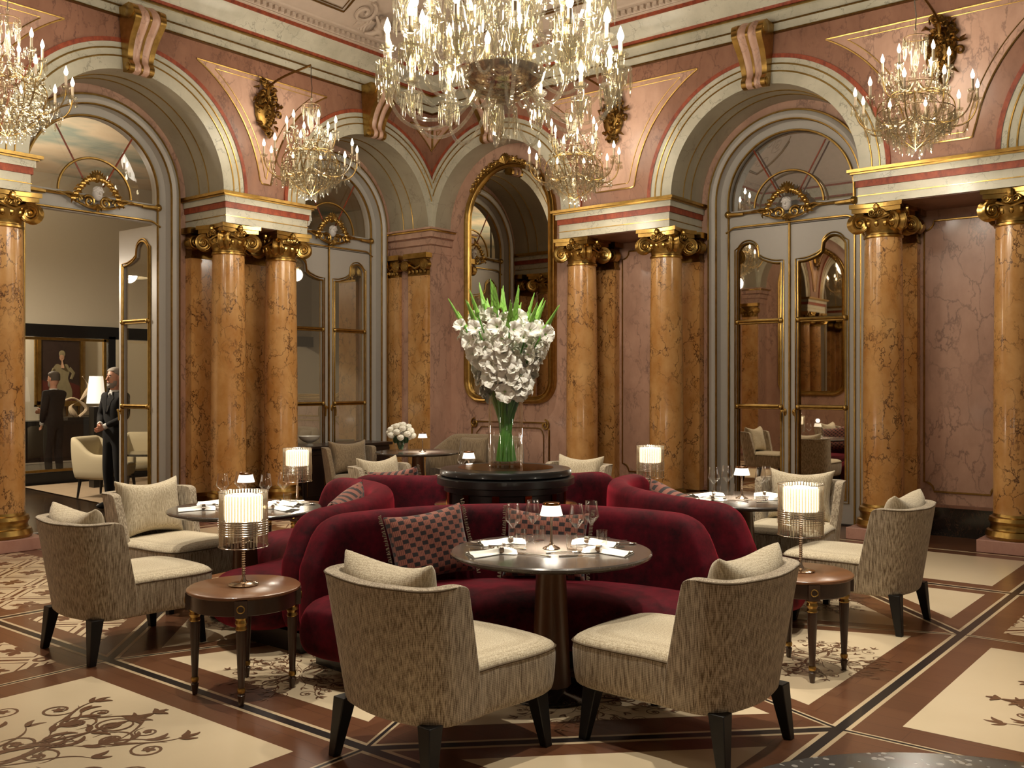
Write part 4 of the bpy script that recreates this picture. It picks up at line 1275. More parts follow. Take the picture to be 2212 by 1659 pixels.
# velvet sofas round the pedestal
def sofa():
    t_ = thing('curved_sofa')
    # local frame: origin = arc centre, back points to +Y
    Ri, Ro = 1.47, 1.655
    A = R_(47)
    b = MB(); rows = []
    NU = 44
    for i in range(NU+1):
        u = -1+2*i/NU; a = A*u
        # rounded upper corners: height falls near the ends
        e = max(0, (abs(u)-.80)/.20); top = .86-.02*abs(u)**2
        if e > 0: top -= .22*(1-math.sqrt(max(0.0, 1-e**2.4)))
        def pt(r, z): return (r*math.sin(a), r*math.cos(a), z)
        m_ = (Ri+Ro)/2; hw = (Ro-Ri)/2
        tt = top
        loop = [pt(Ro-.03, .14), pt(Ro, .2), pt(Ro, tt*.6+.1), pt(Ro, tt-.07), pt(Ro-.02, tt-.025), pt(m_+hw*.45, tt), pt(m_-hw*.45, tt), pt(Ri+.02, tt-.025), pt(Ri, tt-.07), pt(Ri, tt*.6+.1), pt(Ri, .25), pt(Ri+.02, .14)]
        rows.append(loop)
    b.grid(rows, 'velvet', True, cu=True)
    for row, sg in ((rows[0], -1), (rows[-1], 1)): b.endcap(row, 'velvet', (sg*.03*math.cos(A), -.03*math.sin(A), 0))
    b.build('backrest', t_, sub=1)
    # seat
    b = MB(); rows = []; B2 = R_(56)
    r0, r1 = .84, 1.50
    for i in range(NU+1):
        u = -1+2*i/NU; a = B2*u
        e = max(0, (abs(u)-.80)/.20); k = math.sqrt(max(0.0, 1-e**2.4)) if e > 0 else 1
        k = max(k, .45)
        rm = (r0+r1)/2; hh = (r1-r0)/2*(.35+.65*k); zc, hz = .28, .175*(.55+.45*k)
        def pt(r, z): return (r*math.sin(a), r*math.cos(a), z)
        loop = []
        for q in range(16):
            an = 2*PI*q/16; c_, s_ = math.cos(an), math.sin(an)
            sp_ = 3.2
            loop.append(pt(rm+hh*math.copysign(abs(c_)**(2/sp_), c_), zc+hz*math.copysign(abs(s_)**(2/sp_), s_)))
        rows.append(loop)
    b.grid(rows, 'velvet', True, cu=True)
    for row, sg in ((rows[0], -1), (rows[-1], 1)): b.endcap(row, 'velvet', (sg*.03*math.cos(B2), -.03*math.sin(B2), 0))
    b.build('seat', t_, sub=1)
    b = MB(); rows = []
    for i in range(31):
        a = R_(45)*(-1+2*i/30)
        def pt(r, z): return (r*math.sin(a), r*math.cos(a), z)
        rows.append([pt(1.06, 0), pt(1.06, .12), pt(1.58, .12), pt(1.58, 0)])
    b.grid(rows, 'black_wood', False, cu=True); b.poly(rows[0], 'black_wood'); b.poly(rows[-1], 'black_wood'); b.build('plinth', t_)
    return t_
SF = sofa()
def sofa_at(ax, ay, rot): return (ax, ay, 0), rot
# arc centres lie beyond the tables; back towards the pedestal
SOFAS = [(-43, 'crimson velvet curved sofa in front, facing the viewer behind the front table'),
         (-135, 'crimson velvet curved sofa on the left, facing the left dining table'),
         (47, 'crimson velvet curved sofa on the right, facing the right dining table'),
         (137, 'crimson velvet curved sofa at the back behind the black pedestal')]
SD_ = 2.45
SOFA_C = []
for i, (deg, lab) in enumerate(SOFAS):
    a = R_(deg)
    cx, cy = CX+SD_*math.cos(a), CY+SD_*math.sin(a)
    if i == 0: cx, cy = -2.76, 3.47
    rz = math.atan2(CY-cy, CX-cx)-PI/2
    if i == 0: rz = R_(38.7+1)
    SOFA_C.append((cx, cy, rz))
    place(SF, i == 0, (cx, cy, 0), rz, lab, 'sofa', 'curved crimson sofas around the pedestal')
# checked cushions
PB = thing('checked_cushion')
pillow_mb(.52, .44, .17, 'check_cloth', 16, .14).build('cover', PB, sub=1)
random.seed(2)
for sx in (-1, 1):
    b = MB()
    for q in range(60):
        u = -1+2*q/59
        x = sx*.26*(1-.03*(1-u*u)); z = .22*u
        b.tube([(x*.98, 0, z), (x*1.05+sx*random.uniform(0, .006), random.uniform(-.006, .006), z+random.uniform(-.01, .01))], .003, 'piping', 3)
    b.build('fringe', PB)
def on_sofa(si, ang, r, z, tilt, yaw=0, roll=0):
    cx, cy, rz = SOFA_C[si]
    a = R_(ang)
    p = Matrix.Translation((cx, cy, 0)) @ Matrix.Rotation(rz, 4, 'Z') @ Vector((r*math.sin(a), r*math.cos(a), z))
    return p, (R_(tilt), R_(roll), rz-a+R_(yaw))
CUSH = [(0, -21, 1.33, .66, -16, 6, -7, 'checked rust cushion on the front sofa, left of the lit lamp'),
        (0, 9, 1.34, .64, -14, 0, 3, 'checked rust cushion on the front sofa, right, behind the wine glasses'),
        (1, 10, 1.32, .67, -16, -10, 12, 'checked rust and black cushion in the bend of the left sofa'),
        (2, -14, 1.32, .67, -16, 10, -12, 'checked rust and black cushion in the bend of the right sofa'),
        (3, 34, 1.32, .68, -14, 0, 8, 'checked cushion tip showing over the back sofa, left of the pedestal')]
for i, (si, ang, r, z, tl, yw, rl, lab) in enumerate(CUSH):
    p, e = on_sofa(si, ang, r, z, tl, yw, rl)
    o = PB if i == 0 else copy_tree(PB)
    o.location = p; o.rotation_euler = e; tag(o, lab, 'cushion', 'checked cushions on the crimson sofas')

# round dining tables
def dining_table(R=.52, name='round_table'):
    t_ = thing(name)
    b = MB(); b.lathe([(0, .705), (R-.06, .705), (R-.02, .712), (R, .725), (R, .735), (R-.008, .742), (0, .742)], 'table_stone', 64); b.build('tabletop', t_)
    b = MB(); b.lathe([(.105, .045), (.10, .1), (.075, .68), (.09, .705)], 'walnut', 10, smooth=False); b.build('pedestal', t_)
    b = MB(); b.lathe([(.235, 0), (.24, .012), (.225, .026), (.13, .036), (.11, .05), (0, .05)], 'black_marble', 40); b.build('base', t_)
    return t_
TB = dining_table()
TABLES = [(-2.97, 4.03, 'round grey stone dining table in front, before the front sofa'),
          (-5.64, 4.08, 'round dark dining table on the left beside the far left chairs'),
          (-3.17, 6.72, 'round dark dining table on the right in front of the mirrored double door'),
          (-5.78, 6.76, 'round dining table at the back hidden behind the flower pedestal')]
for i, (x, y, lab) in enumerate(TABLES): place(TB, i == 0, (x, y, 0), 0, lab, 'table', 'round stone dining tables')
BT = dining_table(.54); place(BT, True, (-8.62, 8.85, 0), 0, 'round dark table in the back corner carrying white flowers', 'table', None)
t_ = thing('round_table', (-.31, 1.81, 0)); tag(t_, 'black speckled terrazzo tabletop cut off by the bottom right edge', 'table')
b = MB(); b.lathe([(0, .70), (.64, .70), (.66, .712), (.66, .73), (.652, .74), (0, .74)], 'terrazzo', 96); b.build('tabletop', t_)
b = MB(); b.lathe([(.11, .04), (.085, .70)], 'walnut', 12); b.build('pedestal', t_)
b = MB(); b.lathe([(.27, 0), (.27, .02), (.12, .045), (0, .045)], 'black_marble', 32); b.build('base', t_)

# side tables with brass mounts
def side_table():
    t_ = thing('side_table')
    b = MB(); b.lathe([(0, .528), (.275, .528), (.288, .536), (.288, .546), (.280, .552), (0, .552)], 'table_wood', 56); b.build('tabletop', t_)
    b = MB(); b.lathe([(.262, .448), (.268, .452), (.268, .530), (.262, .530)], 'dark_walnut', 56, caps=False); b.lathe([(.25, .448), (.25, .53)], 'dark_walnut', 40, caps=False); b.build('apron', t_)
    for q in range(4):
        a = PI/4+q*PI/2; x, y = .245*math.cos(a), .245*math.sin(a)
        b = MB(); b.cbox((x*1.06, y*1.06, .488), (.06, .06, .085), 'dark_walnut', a)
        b.lathe([(.026, .385), (.027, .36), (.014, .06), (.020, .055), (.012, .0)], 'dark_walnut', 12, c=(x, y, 0))
        b.lathe([(.016, .07), (.017, .08), (.0165, .09)], 'gold', 12, c=(x, y, 0))
        lg = b.build('leg', t_)
        b = MB(); b.lathe([(.022, .448), (.03, .44), (.026, .43), (.031, .415), (.024, .40), (.029, .385), (.024, .375)], 'gold', 14, c=(x, y, 0))
        b.build('brass_collar', lg)
        b = MB(); b.lathe([(.018, .068), (.021, .08), (.018, .092)], 'gold', 12, c=(x, y, 0)); b.build('brass_ring', lg); b = MB()
        T0 = b.T
        b.T = Matrix.Rotation(a, 4, 'Z') @ Matrix.Translation((.292, 0, .49)) @ Matrix.Rotation(PI/2, 4, 'Y')
        b.tube([(.018*math.cos(k*PI/8), .018*math.sin(k*PI/8), 0) for k in range(16)], .003, 'gold', 5, closed=True); b.T = T0
        b.build('brass_rosette', lg)
    return t_
ST = side_table()
STS = [(-4.24, 3.06, 6, 'brown side table with brass mounts at lower left carrying a crystal lamp'),
       (-2.13, 5.24, -8, 'brown side table with brass mounts at right, behind the right foreground chair'),
       (-6.72, 5.40, 0, 'side table behind the left sofa carrying the second crystal lamp'),
       (-4.50, 7.62, 0, 'side table behind the right sofa carrying the crystal lamp before the columns')]
for i, (x, y, a, lab) in enumerate(STS): place(ST, i == 0, (x, y, 0), R_(a), lab, 'side table', 'brown side tables between the sofas')

# crystal drum lamps
def crystal_lamp():
    t_ = thing('crystal_table_lamp')
    b = MB(); b.lathe([(.075, 0), (.078, .006), (.06, .013), (.02, .018), (.010, .035), (.008, .05), (.008, .40)], 'chrome', 24)
    for q in range(22): b.lathe([(.0085, .06+q*.012), (.0105, .063+q*.012), (.0085, .066+q*.012)], 'chrome', 10, caps=False)
    b.build('stand', t_)
    rods = MB(); random.seed(5)
    for q in range(48):
        a = 2*PI*q/48; r = .122
        zt, zb = .488, .200+random.choice((0, .0, .012, .02))
        T0 = rods.T; rods.T = Matrix.Translation((r*math.cos(a), r*math.sin(a), 0)) @ Matrix.Rotation(a, 4, 'Z')
        rods.box(-.002, .002, -.0045, .0045, zb, zt, 'lamp_crystal'); rods.T = T0
    rods.build('crystal_rods', t_, kind='stuff')
    b = MB()
    for z in [.27+.012*i for i in range(7)]+[.488, .205]:
        b.tube([(.128*math.cos(k*PI/20), .128*math.sin(k*PI/20), z) for k in range(40)], .0016, 'silver', 4, closed=True)
    b.build('gilt_wires', t_)
    b = MB(); b.lathe([(0, .335), (.092, .336), (.097, .345), (.097, .462), (.092, .47), (0, .471)], 'lamp_bulb', 24); b.build('bulb', t_)
    return t_
CL = crystal_lamp()
CLS = [(-4.245, 3.06, 'crystal rod lamp glowing on the side table at lower left'),
       (-2.125, 5.24, 'crystal rod lamp glowing on the side table at right, in front of a beige chair'),
       (-6.72, 5.40, 'crystal rod lamp glowing in front of the left wall columns'),
       (-4.50, 7.62, 'crystal rod lamp glowing in front of the columns right of the mirror')]
for i, (x, y, lab) in enumerate(CLS):
    place(CL, i == 0, (x, y, .552), R_(3.7), lab, 'lamp', 'crystal drum lamps on the side tables')
    light('POINT', 'crystal_lamp_light', (x, y, .552+.52), 6, radius=.05)

# small lit table lamps
def small_lamp():
    t_ = thing('small_table_lamp')
    b = MB(); b.lathe([(.044, 0), (.046, .004), (.036, .010), (.014, .02), (.007, .04), (.006, .19)], 'chrome', 24); b.build('stand', t_)
    b = MB(); b.lathe([(.060, .175), (.058, .183), (.046, .228)], 'shade_lit', 32, caps=False); b.lathe([(.0, .2), (.05, .195)], 'shade_lit', 24, caps=False); b.build('lamp_shade', t_)
    b = MB(); b.lathe([(.046, .228), (.0465, .229), (.0445, .240), (0, .240)], 'bronze_plate', 32); b.build('cap', t_)
    return t_
SL = small_lamp()
SLS = [(-2.99, 4.06, .742, 'small white lit lamp on a chrome stem in the middle of the front table'),
       (-5.66, 4.10, .742, 'small white lit lamp in the middle of the left dining table'),
       (-3.19, 6.74, .742, 'small white lit lamp in the middle of the right dining table'),
       (-5.86, 6.68, .742, 'small white lit lamp behind the glass flower vase, just left of its base'),
       (-8.55, 8.86, .742, 'small white lit lamp on the round corner table beside the white flowers')]
for i, (x, y, z, lab) in enumerate(SLS):
    place(SL, i == 0, (x, y, z), 0, lab, 'lamp', 'small white table lamps')
    light('SPOT', 'table_lamp_light', (x, y, z+.165), 42, color=(1, .9, .74), radius=.04, rot=(0, 0, 0), spot=150, blend=.6)
    light('POINT', 'table_lamp_glow', (x, y, z+.27), .6, radius=.03)

# black pedestal for the flowers
t_ = thing('flower_pedestal', (CX, CY, 0)); tag(t_, 'tall black tiered round pedestal carrying the vase, in the middle of the crimson sofas', 'pedestal')
PR = .475
b = MB(); b.lathe([(0, 1.0), (PR-.05, 1.0), (PR-.01, .995), (PR, .98), (PR, .955), (PR-.02, .94), (0, .94)], 'black_wood', 64); b.build('top', t_)
b = MB(); b.lathe([(PR-.13, 1.001), (0, 1.004)], 'bronze_plate', 48, caps=False); b.build('inset_plate', t_, label='polished bronze disc in the top')
b = MB(); b.lathe([(PR-.01, .945), (PR+.02, .935), (PR+.02, .89), (PR, .88), (PR-.03, .875), (PR-.03, .84), (PR-.05, .83)], 'black_wood', 64, caps=False); b.build('upper_tier', t_)
b = MB(); b.lathe([(PR-.05, .0), (PR-.05, .85)], 'black_wood', 64)
for q in range(12):
    a = 2*PI*q/12; b.cbox(((PR-.045)*math.cos(a), (PR-.045)*math.sin(a), .78), (.012, .05, .16), 'bronze_plate', a)
b.build('drum', t_)
b = MB(); b.lathe([(PR-.06, .735), (PR+.035, .735), (PR+.04, .74), (PR+.03, .745), (PR-.06, .75)], 'chrome', 64, caps=False); b.build('shelf_ring', t_)

# banquette and sideboard at the back
t_ = thing('banquette', (-8.36, 9.78, 0)); tag(t_, 'dim beige curved banquette beneath the gilt arched mirror', 'sofa')
b = MB(); rows = []
for i in range(25):
    a = R_(70)*(-1+2*i/24)
    def pt(r, z): return (r*1.05*math.sin(a), -.42+r*.78*math.cos(a), z)
    loop = []
    for q in range(12):
        an = 2*PI*q/12; c_, s_ = math.cos(an), math.sin(an)
        loop.append(pt(.60+.22*math.copysign(abs(c_)**.6, c_), .33+.14*math.copysign(abs(s_)**.6, s_)))
    rows.append(loop)
b.grid(rows, 'tweed_grey', True, cu=True); b.poly(rows[0], 'tweed_grey'); b.poly(rows[-1], 'tweed_grey'); b.build('seat', t_)
b = MB(); rows = []
for i in range(25):
    u = -1+2*i/24; a = R_(74)*u
    top = .92-.30*max(0, abs(u)-.6)/.4
    def pt(r, z): return (r*1.03*math.sin(a), -.42+r*.86*math.cos(a), z)
    rows.append([pt(.72, .2), pt(.86, .2), pt(.86, top-.05), pt(.84, top), pt(.76, top), pt(.72, top-.06)])
b.grid(rows, 'tweed_grey', True, cu=True); b.poly(rows[0], 'tweed_grey'); b.poly(rows[-1], 'tweed_grey'); b.build('backrest', t_, sub=1)
b = MB(); b.lathe([(.5, 0), (.5, .2)], 'black_wood', 24, c=(0, -.1, 0)); b.build('plinth', t_)
for i, (x, y, rz, lab) in enumerate(((-8.62, 9.92, .25, 'beige cushion on the banquette, left below the mirror'), (-7.88, 9.80, -.5, 'beige cushion on the banquette, right of the glass vase'))):
    if i == 0:
        BC = thing('beige_cushion'); pillow_mb(.46, .40, .16, 'tweed_grey').build('cover', BC, sub=1); o = BC
    else: o = copy_tree(BC)
    o.location = (x, y, .70); o.rotation_euler = (R_(-14), 0, rz); tag(o, lab, 'cushion', 'beige cushions on the banquette')
t_ = thing('sideboard', (-9.98, 8.83, 0)); tag(t_, 'dark wooden sideboard in front of the closed left door', 'sideboard')
b = MB(); b.box(-.24, .24, -.92, .60, .08, .76, 'dark_wood'); b.build('body', t_, bev=.006)
b = MB(); b.box(-.27, .27, -.96, .64, .76, .80, 'dark_wood'); b.box(-.25, .25, -.93, .61, 0, .08, 'black_wood'); b.build('top', t_, bev=.006)
for i in range(4):
    y0 = -.90+.375*i
    b = MB(); b.box(.24, .255, y0+.01, y0+.365, .12, .73, 'dark_wood'); b.tube([(.258, y, z) for y, z in ((y0+.04, .16), (y0+.33, .16), (y0+.33, .69), (y0+.04, .69))], .004, 'gold_dark', 4, closed=True); d_ = b.build('door', t_)
    b = MB(); b.ell((.27, y0+(.33 if i % 2 == 0 else .05), .45), .012, 'gold', 8, 6); b.build('knob', d_)
t_ = thing('footed_bowl', (-9.90, 8.15, .80)); tag(t_, 'white footed bowl on the dark sideboard', 'bowl')
b = MB(); b.lathe([(.05, 0), (.052, .01), (.03, .02), (.028, .035), (.07, .05), (.12, .085), (.14, .125), (.134, .125), (.11, .088), (.06, .058), (0, .05)], 'bowl_white', 32); b.build('bowl', t_)
# ---------------------------------------------------------------- tableware
def wine_glass():
    t_ = thing('wine_glass')
    b = MB(); b.lathe([(.036, 0), (.035, .002), (.008, .006), (.004, .012), (.0035, .09), (.005, .098)], 'clear_glass', 20, caps=False); b.build('stem', t_)
    b = MB(); b.lathe([(.005, .098), (.0435, .142), (.0440, .146), (.0315, .228), (.0305, .228), (.0430, .146), (.0420, .142), (.004, .101), (0, .101)], 'clear_glass', 24, caps=False); b.build('bowl', t_)
    return t_
def tumbler():
    t_ = thing('water_tumbler')
    b = MB(); b.lathe([(0, 0), (.026, 0), (.030, .085), (.0288, .085), (.025, .006), (0, .006)], 'clear_glass', 20, caps=False); b.build('body', t_)
    return t_
def napkin():
    t_ = thing('napkin')
    b = MB(); n = 22; F = []
    random.seed(9)
    for i in range(n+1):
        u = i/n; x = -.17+.24*u
        wd = .014+.050*abs(u-.68)**.9*1.9 if u < .68 else .014+.04*math.sin((u-.68)/.32*PI*.6)
        row = []
        for j in range(11):
            v = -1+2*j/10
            row.append((x, wd*v, .004+(.016+.010*math.cos(v*7+u*3))*(1-v*v)**.5*(.4+.6*math.exp(-((u-.68)/.3)**2))+.006*(1+math.sin(8*v+6*u))*(1-abs(v))))
        F.append(row)
    b.grid(F, 'napkin', True); b.grid([[(x, y, .001) for x, y, z in r] for r in F], 'napkin', True)
    b.build('cloth', t_, sub=1)
    b = MB(); T0 = b.T; b.T = Matrix.Translation((-.005, 0, .018)) @ Matrix.Rotation(PI/2, 4, 'Y')
    b.lathe([(.019, -.012), (.021, -.012), (.021, .012), (.019, .012), (.019, -.012)], 'chrome', 20, caps=False); b.build('ring', t_)
    return t_
def cutlery(kind):
    t_ = thing(kind)
    b = MB()
    if kind == 'knife':
        b.tube([(0, -.10, .004), (0, -.02, .004), (0, .0, .004)], [.005, .004, .003], 'silver', 6)
        b.prism([(-.006, 0), (.007, 0), (.008, .08), (.003, .11), (-.006, .09)], .003, .005, 'silver')
    elif kind == 'fork':
        b.tube([(0, -.10, .004), (0, -.05, .007), (0, .04, .006)], [.006, .003, .003], 'silver', 6)
        b.prism([(-.011, .04), (.011, .04), (.012, .06), (-.012, .06)], .004, .006, 'silver')
        for q in range(4): b.tube([(-.0105+.007*q, .058, .005), (-.0105+.007*q, .095, .007)], .0016, 'silver', 4)
    else:
        b.tube([(0, -.09, .004), (0, -.04, .007), (0, .05, .005)], [.006, .003, .003], 'silver', 6)
        b.ell((0, .072, .006), (.017, .026, .005), 'silver', 12, 6)
    b.build('metal', t_)
    return t_
PR_ = {'glass': wine_glass(), 'tumbler': tumbler(), 'napkin': napkin(), 'fork': cutlery('fork'), 'knife': cutlery('knife'), 'spoon': cutlery('spoon')}
used = set()
CATS = {'glass': 'wine glass', 'tumbler': 'water glass', 'napkin': 'napkin', 'fork': 'fork', 'knife': 'knife', 'spoon': 'spoon'}
LOOK = {'glass': 'stemmed wine glass', 'tumbler': 'clear water tumbler', 'napkin': 'white ringed napkin', 'fork': 'silver fork', 'knife': 'silver knife', 'spoon': 'silver spoon'}
def put(kind, x, y, z, rz, lab, grp):
    first = kind not in used; used.add(kind)
    place(PR_[kind], first, (x, y, z), rz, lab, CATS[kind], grp)
TN = ['front table', 'left dining table', 'right dining table', 'back table behind the vase']
VIEW = R_(38.7)      # camera heading: used to name places left/right as the photo shows them
def view_pos(px, py, cx, cy):
    dx, dy = px-cx, py-cy
    r_ = dx*math.cos(VIEW)+dy*math.sin(VIEW); f_ = -dx*math.sin(VIEW)+dy*math.cos(VIEW)
    return r_, f_
ZT_ = .742
# place settings: offsets along view right (r) and view forward (f), angle in the view frame
SET = [dict(n=(-.26, -.12, 20), g=(-.20, .11), u=(-.16, .17), k=(-.33, -.02, 70), s=(-.22, .02, 75), f=(-.10, -.17, 60), nm='near left place'),
       dict(n=(.24, -.08, 155), g=(.14, .08), u=(.11, .0), k=(.13, -.19, -75), s=(.06, -.10, -80), f=(.30, .02, -70), nm='near right place'),
       dict(n=(-.21, .21, 15), g=(-.09, .26), u=(-.05, .30), k=(-.36, .12, 65), s=(-.29, .26, 80), f=(-.34, .19, 72), nm='far left place'),
       dict(n=(.20, .19, 160), g=(.23, .22), u=(.28, .12), k=(.33, .26, -70), s=(.38, .16, -75), f=(.26, .33, -60), nm='far right place')]
for ti, (tx, ty, _) in enumerate(TABLES):
    for si, S_ in enumerate(SET):
        if ti == 3 and si not in (0, 2): continue
        def wp(r_, f_):
            k = .98 if ti == 0 else .96
            return tx+k*(r_*math.cos(VIEW)-f_*math.sin(VIEW)), ty+k*(r_*math.sin(VIEW)+f_*math.cos(VIEW))
        jig = .0 if ti == 0 else .02*math.sin(ti*3+si)
        for kk, kind in (('n', 'napkin'), ('g', 'glass'), ('u', 'tumbler'), ('k', 'knife'), ('s', 'spoon'), ('f', 'fork')):
            v = S_[kk]
            x, y = wp(v[0]+jig, v[1]-jig*.5)
            a = VIEW+R_(v[2]+jig*200) if len(v) > 2 else 0
            put(kind, x, y, ZT_, a, '%s at the %s of the %s' % (LOOK[kind], S_['nm'], TN[ti]), kind+'s on the dining tables' if kind != 'glass' else 'wine glasses on the dining tables')

# ---------------------------------------------------------------- flowers
def gladiolus_flower(c, d, s, b, mat='petal'):
    d = Vector(d).normalized(); u = d.orthogonal().normalized(); v = d.cross(u)
    ph = random.uniform(0, 6.28)
    for i in range(6):
        a = ph+i*PI/3; ww = .95 if i % 2 else .75
        dr = u*math.cos(a)+v*math.sin(a); tn = d.cross(dr)
        rows = []
        op = random.uniform(.85, 1.15)
        for k, (f_, o_, hw) in enumerate(((-.5, .05, .06), (0, .20, .24), (.32, .52, .46), (.40, .85, .42), (.24, 1.08, .14))):
            c0 = Vector(c)+d*(f_*s)+dr*(o_*s*op)
            rows.append([tuple(c0+tn*(q*hw*s*ww*1.3)+d*(s*(.12*q*q-.05*math.sin(q*6+i)))) for q in (-1, -.5, 0, .5, 1)])
        b.grid(rows, mat, True)
    b.tube([tuple(Vector(c)-d*s*.4), tuple(Vector(c)+d*s*.35)], [.10*s, .02*s], 'bud_green' if s > .03 else mat, 4)
def bouquet():
    base = Vector((CX-.0, CY, 1.004))
    t_ = thing('gladiolus_vase', base); tag(t_, 'tall clear glass cylinder vase standing on the black pedestal', 'vase')
    b = MB(); 
    b.lathe([(0, .0), (.122, 0), (.124, .01), (.124, .58), (.119, .58), (.119, .03), (0, .03)], 'clear_glass', 48, caps=False); b.build('glass_cylinder', t_)
    random.seed(21)
    bq = base+Vector((0, 0, .04)); first = True
    N = 22; seen = {}
    for i in range(N):
        a = 2.399*i; k = math.sqrt((i+.5)/N)
        lean = .05+.29*k
        hgt = 1.16-.22*k+random.uniform(-.06, .08)
        ca, sa = math.cos(a), math.sin(a)
        p0 = (-.07*k*ca, -.07*k*sa, 0); p3 = (lean*ca, lean*sa, hgt)
        pts = bez(p0, (-.02*ca, -.02*sa, .35), (.10*k*ca, .10*k*sa, .62), p3, 16)
        lb = 'white gladiolus leaning to the %s, %s of the bouquet' % (['right', 'far right', 'back', 'back left', 'left', 'front left', 'front', 'front right'][int(((a-VIEW) % (2*PI))/(PI/4)) % 8], ['core', 'middle ring', 'outer ring'][min(2, int(k*3))])
        seen[lb] = seen.get(lb, 0)+1
        if seen[lb] > 1: lb += ', the later opened stem' if seen[lb] == 2 else ', the straightest stem'
        g = thing('gladiolus', bq); tag(g, lb, 'flower', 'white gladioli in the tall vase')
        b = MB(); b.tube(pts, [.013]*8+[.010]*4+[.006]*5, 'stem_green', 6); b.build('stem', g)
        b = MB()
        for q in range(2):   # long leaf blades hugging the stems
            aa = a+random.uniform(-1, 1); o_ = Vector((math.cos(aa), math.sin(aa), 0))*.02
            lp = [Vector(pts[m_])+o_*(1+m_*.3) for m_ in range(0, 9)]
            b.tube(lp, [.012, .016, .017, .017, .016, .014, .011, .008, .003], 'stem_green', 4, flat=.35)
        b.build('leaf', g)
        b = MB(); bb = MB()
        P3, P2 = Vector(p3), Vector(pts[-3]); dirv = (P3-P2).normalized()
        nf = 9
        for q in range(nf):
            u = q/(nf-1); idx = 8.6+u*6.6; i0 = int(idx); pp = Vector(pts[i0]).lerp(Vector(pts[min(i0+1, 16)]), idx-i0)
            aa = a+random.uniform(-1.3, 1.3)
            o_ = Vector((math.cos(aa), math.sin(aa), .15+random.uniform(-.45, .3))).normalized()
            gladiolus_flower(pp+o_*(.075-.03*u), o_, .066-.014*u+random.uniform(0, .010), b)
        b.build('blossoms', g)
        for q in range(7):
            u = q/6; pp = P3+dirv*(.14*u-.04)
            sd = Vector((math.cos(a+PI/2), math.sin(a+PI/2), 0))*(1 if q % 2 else -1)*.010*(1.3-u)
            bb.tube([tuple(pp), tuple(pp+sd+dirv*.024), tuple(pp+sd*1.4+dirv*.075)], [.006, .014*(1.25-u*.7), .003], 'bud_green', 5)
        bb.tube([tuple(pts[-3]), tuple(P3), tuple(P3+dirv*.12)], [.006, .005, .002], 'bud_green', 5)
        bb.build('bud_spike', g)
bouquet()
# peonies on the corner table
t_ = thing('peony_vase', (-8.86, 8.78, .742)); tag(t_, 'low dark bowl of green stems holding the round white blooms on the corner table', 'vase')
b = MB(); b.lathe([(.05, 0), (.075, .03), (.08, .08), (.06, .12), (.055, .12), (0, .1)], 'clear_glass', 20, caps=False)
for q in range(10):
    a = q*.63; b.tube([(.02*math.cos(a), .02*math.sin(a), .02), (.08*math.cos(a), .08*math.sin(a), .20)], .006, 'leaf_dark', 5)
    b.ell((.08*math.cos(a), .08*math.sin(a), .14), (.03, .012, .04), 'leaf_dark', 6, 4)
b.build('bowl', t_)
random.seed(4); first = None
PPOS = []
for i in range(20):
    ph = math.acos(1-1.25*(i+.5)/20); a = 2.399*i
    PPOS.append((.155*math.sin(ph)*math.cos(a), .155*math.sin(ph)*math.sin(a), .20+.14*math.cos(ph)))
for i, p in enumerate(PPOS):
    if first is None:
        first = thing('white_bloom'); b = MB(); b.ell((0, 0, 0), (.044, .044, .038), 'petal', 12, 8)
        for q in range(14):
            a = q*2.4; e = .3+q*.09
            b.ell((.026*math.sin(e)*math.cos(a), .026*math.sin(e)*math.sin(a), .026*math.cos(e)), (.024, .024, .015), 'petal', 7, 5)
        b.build('petals', first); o = first
    else: o = copy_tree(first)
    o.location = (-8.86+p[0], 8.78+p[1], .742+p[2])
    tag(o, 'round white bloom in the low bouquet on the corner table', 'flower', 'round white blooms on the corner table')

# ---------------------------------------------------------------- chandeliers
def drop_mb(l=.05, r=.011, mat='crystal'):
    b = MB(); b.lathe([(.001, 0), (r*.5, -.10*l), (r, -.62*l), (r*.75, -.84*l), (.001, -l)], mat, 6, smooth=False, caps=False); return b
def candle_parts(parent, c, hc, rc, hf, wax='candle_wax', glassw=.03):
    b = MB(); b.lathe([(rc*1.6, 0), (rc*3.2, .012), (rc*3.6, .03), (rc*3.2, .03), (rc*1.8, .012), (rc*1.2, .01)], 'crystal', 12, c=(c[0], c[1], c[2]-.02), caps=False)
    b.build('drip_pan', parent)
    b = MB(); b.lathe([(rc, 0), (rc, hc)], wax, 10, c=c); b.build('candle', parent)
    b = MB(); b.lathe([(rc*.6, 0), (rc*1.35, hf*.22), (rc*1.5, hf*.40), (rc*.8, hf*.72), (.001, hf)], 'flame', 10, c=(c[0], c[1], c[2]+hc)); b.build('flame_bulb', parent)
class Drops:
    def __init__(s, parent): s.p = parent; s.n = 0; s.me = {}; s.rest = MB()
    def add(s, c, l, r):
        if s.n < 96:
            key = (round(l, 2), round(r, 3))
            if key not in s.me: s.me[key] = drop_mb(l, r).mesh('crystal_drop')
            o = bpy.data.objects.new('crystal_drop', s.me[key]); COL.objects.link(o); o.parent = s.p; o.location = c; s.n += 1
        else:
            s.rest.lathe([(.001, 0), (r*.5, -.10*l), (r, -.62*l), (r*.75, -.84*l), (.001, -l)], 'crystal', 5, c=c, smooth=False, caps=False)
    def done(s): s.rest.build('crystal_drops', s.p, kind='stuff', merge=False)
